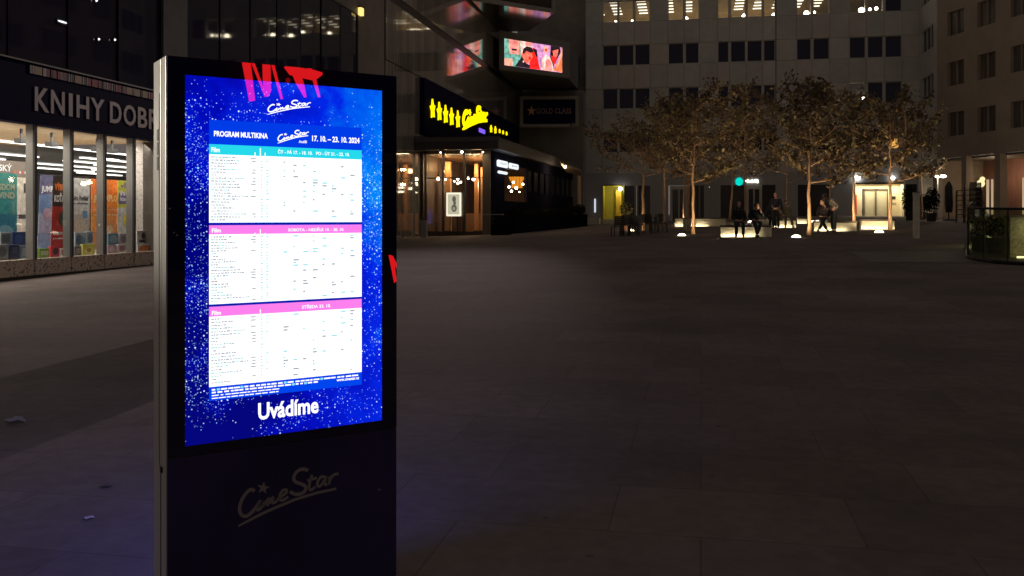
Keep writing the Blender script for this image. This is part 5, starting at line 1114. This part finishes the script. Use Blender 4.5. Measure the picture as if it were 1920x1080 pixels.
def standing(**kw):
    J = dict(pelvis=(0, 0, .95), chest=(0, .02, 1.30), neck=(0, .03, 1.46), head=(0, .06, 1.62), shoL=(.19, 0, 1.38), shoR=(-.19, 0, 1.38), elbL=(.25, -.02, 1.10), elbR=(-.25, -.02, 1.10), wriL=(.24, .10, .88), wriR=(-.24, .10, .88), hipL=(.1, 0, .90), hipR=(-.1, 0, .90), kneL=(.11, .03, .5), kneR=(-.11, .03, .5), ankL=(.12, 0, .08), ankR=(-.12, 0, .08), toeL=(.14, .16, .04), toeR=(-.14, .16, .04)); J.update(kw); return J
sH = Bh(B4)
person('person in a dark jacket sitting hunched with their back turned, near the olive shirt', on_bench(B4, 1445, -.55), (.2, 1), seated(.46, chest=(0, .08, .90), head=(0, .2, 1.2), neck=(0, .13, 1.06)), cloth('jacket_black', (.009, .010, .020)), cloth('trousers_black', (.011, .011, .02)))
person('person in a navy jacket standing behind the hunched one', gd(1455, 42.5), (-.4, -1), standing(elbL=(.27, .05, 1.12), wriL=(.1, .2, 1.05)), cloth('jacket_ink', (.010, .012, .026)), cloth('trousers_ink', (.010, .010, .018)))
person('person in an olive shirt seated with one arm bent out', on_bench(B4, 1474), (.15, -1), seated(sH, elbL=(.34, .0, sH + .34), wriL=(.18, .12, sH + .14), ankL=(.1, .30, .09), ankR=(-.2, .52, .09), toeL=(.12, .44, .045), toeR=(-.24, .66, .045), look=(-.4, 1, 0)), cloth('olive_shirt', (.13, .12, .07)), cloth('trousers_taupe', (.10, .085, .07)))
s6 = Bh(B6)
person('person in a dark coat seated with ankles crossed, leaning toward the standing one', on_bench(B6, 1546), (-.25, -1), seated(s6, chest=(.02, .08, s6 + .46), head=(.06, .12, s6 + .78), ankL=(-.18, .50, .09), ankR=(.16, .46, .09), kneL=(.06, .46, s6 + .06), kneR=(-.06, .48, s6 + .10), toeL=(-.26, .62, .045), toeR=(.24, .58, .045), look=(.6, .7, .1)), cloth('coat_plum', (.022, .015, .02)), cloth('trousers_plum', (.012, .011, .018)))
person('standing person in a grey jacket bending over toward the seated one, hand on hip', gnd(1564, 437), (-1, -.25), standing(pelvis=(0, -.05, .95), chest=(0, .16, 1.26), neck=(0, .28, 1.37), head=(0, .40, 1.46), shoL=(.19, .17, 1.34), shoR=(-.19, .17, 1.34), elbL=(.26, .10, 1.10), wriL=(.20, .28, .98), elbR=(-.36, .0, 1.10), wriR=(-.2, .02, .95), look=(0, 1, -.35)), cloth('grey_jacket', (.13, .12, .115)), cloth('jeans', (.018, .022, .034)), hair=HAIRL)

# ------------------------------------------------------------------ cafe terrace: tables, chairs, potted topiary
def chair(label, q, rz):
    t = thing('terrace_chair', label, 'chair', (0, 0, 0), 0, 'dark chairs on the cafe terrace'); b = MB(); b.box(-.22, .22, -.21, .21, .43, .47); b.build('seat', M['black'], t, bevel=.01)
    b = MB()
    for k in range(5): b.box(-.22, .22, -.235 - .012 * k, -.205 - .012 * k, .50 + .08 * k, .572 + .08 * k)
    b.build('backrest', M['black'], t)
    for sx, sy in ((-1, -1), (1, -1), (-1, 1), (1, 1)): b = MB(); b.tube([(sx * .22, sy * .22, 0), (sx * .19, sy * .19, .44)] if sy > 0 else [(sx * .22, -.22, 0), (sx * .2, -.2, .45), (sx * .2, -.26, .88)], .024, 6); b.build('leg', M['black'], t)
    t.location = q; t.rotation_euler = (0, 0, rz); return t
def place(src, label, q, rz): o = copy_tree(src); o.location = q; o.rotation_euler = (0, 0, rz); o['label'] = label; return o
ch0 = chair('chair at the near left corner of the cafe terrace', gd(1158, 40.0), .4)
for px, d, rz, l in ((1180, 41.5, -2.4, 'chair next to the lit ground light on the terrace'), (1172, 44, 3.0, 'chair behind the near terrace table'), (1196, 43, 1.4, 'chair between the two terrace tables'), (1188, 40.5, .2, 'near chair facing away on the terrace, second from the corner'), (1212, 47.5, -2.9, 'rear chair beside the dim terrace tree trunk'), (1221, 43.5, -.6, 'chair pushed to the far terrace table, front side'), (1231, 46.5, 2.6, 'chair behind the far terrace table'), (1242, 44.5, -1.7, 'chair at the right end of the terrace')): place(ch0, l, gd(px, d), rz)
def table(label, q):
    t = thing('terrace_table', label, 'table', (0, 0, 0), 0, 'small tables on the cafe terrace'); b = MB(); b.box(-.35, .35, -.35, .35, .72, .75); b.build('tabletop', M['darkmetal'], t, bevel=.008); b = MB(); b.tube([(0, 0, .02), (0, 0, .72)], .03, 8); b.build('column', M['darkmetal'], t); b = MB(); b.tube([(0, 0, 0), (0, 0, .02)], .24, 14); b.build('foot', M['darkmetal'], t); t.location = q; return t
tb0 = table('terrace table nearest the yellow passage', gd(1168, 42)); place(tb0, 'terrace table toward the long bench', gd(1228, 45), 0); place(tb0, 'terrace table in the middle row', gd(1195, 46), .3)
q = gd(1174, 52); pt = thing('potted_bush', 'clipped round bush in a terracotta pot by the yellow passage', 'plant', q)
b = MB(); b.tube([q, q + Vector((0, 0, .75))], [.15, .2], 14); b.build('pot', mat('terracotta', (.5, .24, .14), .7), pt); b = MB(); foliage(b, q + Vector((0, 0, 1.15)), (.36, .36, .42), 420, .07, random.Random(2)); b.build('foliage', [mat('lit_leaf', (.2, .19, .08), .6), mat('pale_leaf', (.32, .28, .13), .6), LEAFD], pt)
# slatted litter bin by the thick trunk
q = gnd(1288, 435); lb_ = thing('slatted_bin', 'dark slatted litter bin right behind the thick front trunk', 'bin', q)
b = MB()
for i in range(16): a = 2 * math.pi * i / 16; b.tube([q + Vector((.17 * math.cos(a), .17 * math.sin(a), .05)), q + Vector((.17 * math.cos(a), .17 * math.sin(a), .66))], .022, 5)
b.build('slats', mat('bin_slat', (.16, .14, .12), .5), lb_); b = MB(); b.tube([q, q + Vector((0, 0, .64))], .14, 14); b.build('liner', M['black'], lb_)

# ------------------------------------------------------------------ right side: marker post, lamp post, glass balustrade, planters, stacked chairs
q = gnd(1718, 447); d_ = (q - EYEP).dot(FWD); hh = 85 * d_ / F
po = thing('marker_post', 'slim pale square post standing alone on the paving', 'post', q); b = MB(); b.box(q.x - .095, q.x + .095, q.y - .095, q.y + .095, q.z - .03, q.z + hh); b.build('shaft', mat('post_stone', (.55, .50, .43), .6, noise=.2, nscale=5), po, bevel=.01)
b = MB(); b.box(q.x - .105, q.x + .105, q.y - .105, q.y + .105, q.z + hh, q.z + hh + .03); b.build('cap', M['grey'], po)
q = gd(1758, 60); lp_ = thing('street_lamp', 'thin lamp post carrying two bright heads', 'street lamp', q); zt = onD(1758, 331, 60).z
b = MB(); b.tube([q, (q.x, q.y, zt + .15)], [.06, .04], 8); b.build('pole', mat('pole_grey', (.3, .28, .25), .4, .4), lp_)
for px, r in ((1758, (.16, .16, .10)), (1768, (.22, .16, .09))):
    e = onD(px, 330.5, 60); b = MB(); b.ball(e, r); b.build('lamp_head', M['ltwhite'], lp_, True)
b = MB(); b.tube([(q.x, q.y, zt + .12), onD(1768, 329, 60)], .02, 6); b.build('arm', M['darkmetal'], lp_); lamp('street_glow', 'POINT', onD(1762, 333, 59.6), 90, (1, .85, .6), lp_, .15)
for px, d, l, h in ((1706, 58, 'dark potted shrub beside the marker post', 1.7), (1746, 56, 'dark potted shrub left of the thin lamp post', 1.5), (1730, 62, 'low dark potted shrub between the post and the lamp', 1.1)):
    q = gd(px, d); t = thing('potted_shrub', l, 'plant', q, 0, 'dark shrubs in tubs by the arcade'); b = MB(); b.tube([q, q + Vector((0, 0, .5))], [.28, .34], 12); b.build('tub', M['black'], t); b = MB(); foliage(b, q + Vector((0, 0, .5 + h * .5)), (.5, .45, h * .55), 600, .09, random.Random(px)); b.build('foliage', LD, t)
q = gd(1779, 58); t = thing('closed_parasol', 'black closed parasol wrapped in its cover before the red shopfront', 'parasol', q); b = MB(); b.tube([q + Vector((0, 0, .5)), q + Vector((0, 0, 1.0)), q + Vector((0, 0, 2.1)), q + Vector((0, 0, 2.45))], [.2, .27, .25, .06], 10); b.build('cover', M['black'], t, True); b = MB(); b.tube([q, q + Vector((0, 0, .6))], .04, 8); b.build('pole', M['darkmetal'], t); b = MB(); b.box(q.x - .3, q.x + .3, q.y - .3, q.y + .3, q.z, q.z + .08); b.build('base', M['black'], t)
for s, (px, d) in enumerate(((1801, 52), (1818, 50), (1833, 51))):
    for k in range(6):
        q = gd(px, d); q.z += k * .27; place(ch0, '%s chair from the ground in the %s stack by the glass balustrade' % (('lowest', 'second', 'third', 'fourth', 'fifth', 'topmost')[k], ('left', 'middle', 'right')[s]), q, 1.2 + .9 * s)['group'] = 'chairs stacked by the glass balustrade'
# curved glass balustrade round the stairwell
gl = bpy.data.materials.new('green_glass'); gl.use_nodes = True; nt = gl.node_tree; nt.nodes.clear(); o_ = nt.nodes.new('ShaderNodeOutputMaterial'); mx = nt.nodes.new('ShaderNodeMixShader'); mx.inputs[0].default_value = .24
t_ = nt.nodes.new('ShaderNodeBsdfTransparent'); t_.inputs[0].default_value = (.55, .62, .42, 1); pb = nt.nodes.new('ShaderNodeBsdfPrincipled'); pb.inputs['Base Color'].default_value = (.05, .065, .04, 1); pb.inputs['Roughness'].default_value = .03; pb.inputs['IOR'].default_value = 2.1
nt.links.new(t_.outputs[0], mx.inputs[1]); nt.links.new(pb.outputs[0], mx.inputs[2]); nt.links.new(mx.outputs[0], o_.inputs[0])
q0, q1, q2, q3 = gnd(1815, 484), gnd(1845, 491), gnd(1890, 496), gnd(1960, 498); base = gnd(1816, 440)
gb = thing('glass_balustrade', 'curved greenish glass balustrade around a stairwell at the right edge', 'balustrade', q1)
path = [gnd(1822, 452), gnd(1815, 468), q0, gnd(1828, 488.5), q1, gnd(1865, 494), q2, gnd(1920, 497.5), q3, gnd(2050, 498)]
b = MB(); top = [Vector((p.x, p.y, p.z + 1.27)) for p in path]
for i in range(len(path) - 1): b.face([path[i], path[i + 1], top[i + 1], top[i]])
b.build('glass_wall', gl, gb)
for i in (1, 2, 4, 6, 8): b = MB(); b.tube([path[i], top[i]], .018, 6); b.build('glazing_post', M['darkmetal'], gb)
for px_, py_, hh_, l_ in ((1838, 470, .75, 'leafy shrub tub behind the glass near its corner'), (1868, 474, .6, 'low green shrub tub in the middle of the glass enclosure')):
    q_ = gnd(px_, py_); t__ = thing('enclosed_shrub', l_, 'plant', q_, 0, 'shrubs inside the glass enclosure'); b = MB(); b.tube([q_, q_ + Vector((0, 0, .4))], [.2, .25], 12); b.build('tub', M['grey'], t__); b = MB(); foliage(b, q_ + Vector((0, 0, .4 + hh_ * .45)), (.36, .3, hh_ * .5), 260, .06, random.Random(px_)); b.build('foliage', [mat('green_leaf', (.12, .16, .04), .6), mat('lime_leaf', (.22, .24, .05), .6), LEAFD], t__)
lamp('enclosure_glow', 'POINT', gnd(1856, 462) + Vector((0, 0, .5)), 26, (1, .9, .45), gb, .06)
b = MB(); b.tube(top, .03, 8); b.build('handrail', M['darkmetal'], gb)
b = MB(); b.tube([p + Vector((0, 0, .04)) for p in path], .05, 6); b.build('base_rail', M['darkmetal'], gb)
q = gnd(1912, 484); t = thing('lit_stone_plinth', 'pale speckled stone plinth lit behind the glass balustrade', 'plinth', q); b = MB(); b.box(q.x - .16, q.x + .9, q.y + .2, q.y + .6, q.z - .05, q.z + 1.0); b.build('block', mat('pale_stone', (.55, .48, .34), .6, noise=.45, nscale=16), t, bevel=.01); b = MB(); b.box(q.x - .2, q.x + .95, q.y + .15, q.y + .65, q.z + 1.0, q.z + 1.05); b.build('coping', M['grey'], t)
b = MB(); b.box(q.x - .1, q.x + .9, q.y - .16, q.y - .1, q.z + .01, q.z + .05); b.build('light_strip', emis('plinth_strip', (1, .86, .5), 4), t)
lamp('plinth_glow', 'POINT', q + Vector((.3, -.15, .75)), 3.2, (1, .88, .55), t, .05)

# ------------------------------------------------------------------ out of view: shop block behind the viewer with its red sign (seen mirrored in the totem's glass)
Hc = K.p(.45, 2.1, 0); v = (Hc - EYEP).normalized(); rdir = (v - KN * 2 * v.dot(KN)); rdir.z = 0; rdir.normalize()
def mirrored(px, py, dist):
    u, vv = K.hit(px, py); hpt = K.p(u, vv, 0); d = ray(px, py).normalized(); r = d - KN * 2 * d.dot(KN); o = K.p(.45, 0, 0) + rdir * dist
    s = (o - hpt).dot(rdir) / r.dot(rdir); return hpt + r * s
DB = 24
bo = K.p(.45, 0, 0) + rdir * (DB + .6); BB = Fr((bo.x, bo.y, 0), Vector((-rdir.y, rdir.x, 0)), rdir * -1)
beh = thing('department_store', 'dark shop block behind the viewer carrying a red sign', 'building', bo); b = MB(); b.fb(BB, -30, 14, -.5, 20, -6, 0); b.build('wall', mat('dark_shop_wall', (.01, .01, .012), .9, spec=.1), beh)
b = MB(); b.fb(BB, -30, 14, 3.2, 3.5, 0, .6); b.build('canopy', M['grey'], beh)
REDM = emis('red_neon', (1.0, .012, .015), 9)
rs = thing('red_letter_sign', 'large red glowing letter sign mirrored in the black glass of the totem', 'sign', bo + Vector((0, 0, 4)))
def Z6(pts): return [(440 + x / 6.857, 100 + y / 6.857) for x, y in pts]
for poly in ([(90, 100), (205, 108), (262, 600), (185, 618)], [(206, 106), (255, 118), (412, 540), (382, 553)], [(355, 125), (460, 130), (467, 480), (430, 548), (383, 553), (360, 330)], [(465, 134), (510, 140), (622, 580), (590, 585)],
             [(635, 175), (680, 158), (770, 160), (805, 178), (930, 197), (945, 178), (985, 182), (996, 206), (1130, 245), (1130, 268), (1050, 330), (1000, 340), (870, 312), (745, 280), (705, 270)], [(745, 282), (868, 314), (902, 430), (925, 560), (893, 560), (793, 392)], [(1002, 341), (1049, 332), (1103, 560), (1072, 560)],
             [(685 + 30 * math.cos(2 * math.pi * i / 16), 345 + 32 * math.sin(2 * math.pi * i / 16)) for i in range(16)]):
    b = MB(); P_ = [mirrored(x, y, DB) for x, y in Z6(poly)]; b.prism(P_, (0, 0, 0), rdir * .12); b.build('letter_stroke', REDM if len(poly) != 16 else emis('red_dim', (1, .01, .01), 2), rs)
ns = thing('red_pavement_sign', 'small red glowing letter N on a pavement stand behind the viewer', 'sign', mirrored(735, 505, 9))
b = MB(); P_ = [mirrored(640 + x / 6.75, 440 + y / 6.75, 9) for x, y in ((600, 258), (640, 262), (680, 400), (700, 590), (670, 612))]; b.prism(P_, (0, 0, 0), rdir * .03); P_ = [mirrored(640 + x / 6.75, 440 + y / 6.75, 9) for x, y in ((641, 262), (655, 272), (760, 480), (755, 520), (682, 398))]; b.prism(P_, (0, 0, 0), rdir * .03); b.build('letter', REDM, ns)
pq = mirrored(745, 520, 9.1); b = MB(); b.tube([(pq.x, pq.y, zg(pq.x, pq.y)), pq], .02, 6); b.build('stand', M['black'], ns)
# second totem hidden behind the first: its long shadow falls across the forecourt
q = gd(555, 13.2); ang = math.atan2(RGT.y, RGT.x); s2 = thing('poster_pillar', 'broad dark poster pillar standing behind the cinema totem', 'pillar', q, ang); Mx = W[s2.name]
b = MB(); b.box(-.95, .95, -.18, .18, .35, 3.0); b.v = [Mx @ x for x in b.v]; b.build('case', M['black'], s2, bevel=.02); b = MB(); b.box(-.5, .5, -.14, .14, -.02, .35); b.v = [Mx @ x for x in b.v]; b.build('foot', M['darkmetal'], s2)
# litter on the paving
for px, py, l, s in ((30, 792, 'crumpled pale paper scrap in the shadowed forecourt', .09), (168, 973, 'small white cigarette stub on the paving', .03), (200, 912, 'flat brown leaf on the paving beside the totem', .05)):
    q = gnd(px, py); t = MB(); rg = random.Random(px); pts = [q + Vector((s * math.cos(a) * rg.uniform(.6, 1.2), s * math.sin(a) * rg.uniform(.4, .9), rg.uniform(.004, .3 * s + .006))) for a in [i * .785 for i in range(8)]]; c = q + Vector((0, 0, .35 * s + .006))
    for i in range(8): t.face([c, pts[i], pts[(i + 1) % 8]])
    o = t.build('litter', mat('litter', (.26, .25, .27) if s > .08 else (.45, .43, .4) if s < .04 else (.12, .09, .07), .8), None); tag(o, l, 'litter')
# floodlight on the cinema roof edge washing the forecourt
fp = Vector((-6, 81.3, 23)); fl = thing('floodlight', 'roof floodlight above the cinema corner, out of the frame', 'lamp', fp); b = MB(); b.box(fp.x - .3, fp.x + .3, fp.y, fp.y + .25, fp.z, fp.z + .4); b.build('housing', M['black'], fl)
lamp('flood_beam', 'SPOT', fp + Vector((0, -.3, .2)), 52000, (1, .80, .77), fl, .25, (Vector((-10.5, 11, 0)) - fp).to_track_quat('-Z', 'Y').to_euler(), R(16)).data.spot_blend = 1

# projector on a mast to the left of the frame, grazing the upper side of the totem
jp = Vector((-10.5, .2, 3.0)); pj = thing('mast_projector', 'narrow-beam projector on a mast, left of the frame', 'lamp', (jp.x, jp.y, 0)); b = MB(); b.tube([(jp.x, jp.y, -.02), (jp.x, jp.y, 2.85)], .05, 8); b.build('mast', M['darkmetal'], pj); b = MB(); b.box(jp.x - .2, jp.x + .05, jp.y - .12, jp.y + .12, jp.z - .14, jp.z + .14); b.build('housing', M['black'], pj)
tg = K.p(U0, 2.05, -.11); lamp('projector_beam', 'SPOT', jp + Vector((.15, 0, 0)), 2300, (1, .93, .80), pj, .05, (tg - jp).to_track_quat('-Z', 'Y').to_euler(), R(11)).data.spot_blend = 1
# ------------------------------------------------------------------ render settings
scene.view_settings.view_transform = 'Standard'; scene.view_settings.look = 'None'; scene.view_settings.exposure = 0; scene.view_settings.gamma = 1
scene.cycles.use_denoising = True
scene.cycles.max_bounces = 6; scene.cycles.transparent_max_bounces = 12; scene.cycles.sample_clamp_indirect = 4; scene.cycles.caustics_reflective = False; scene.cycles.caustics_refractive = False
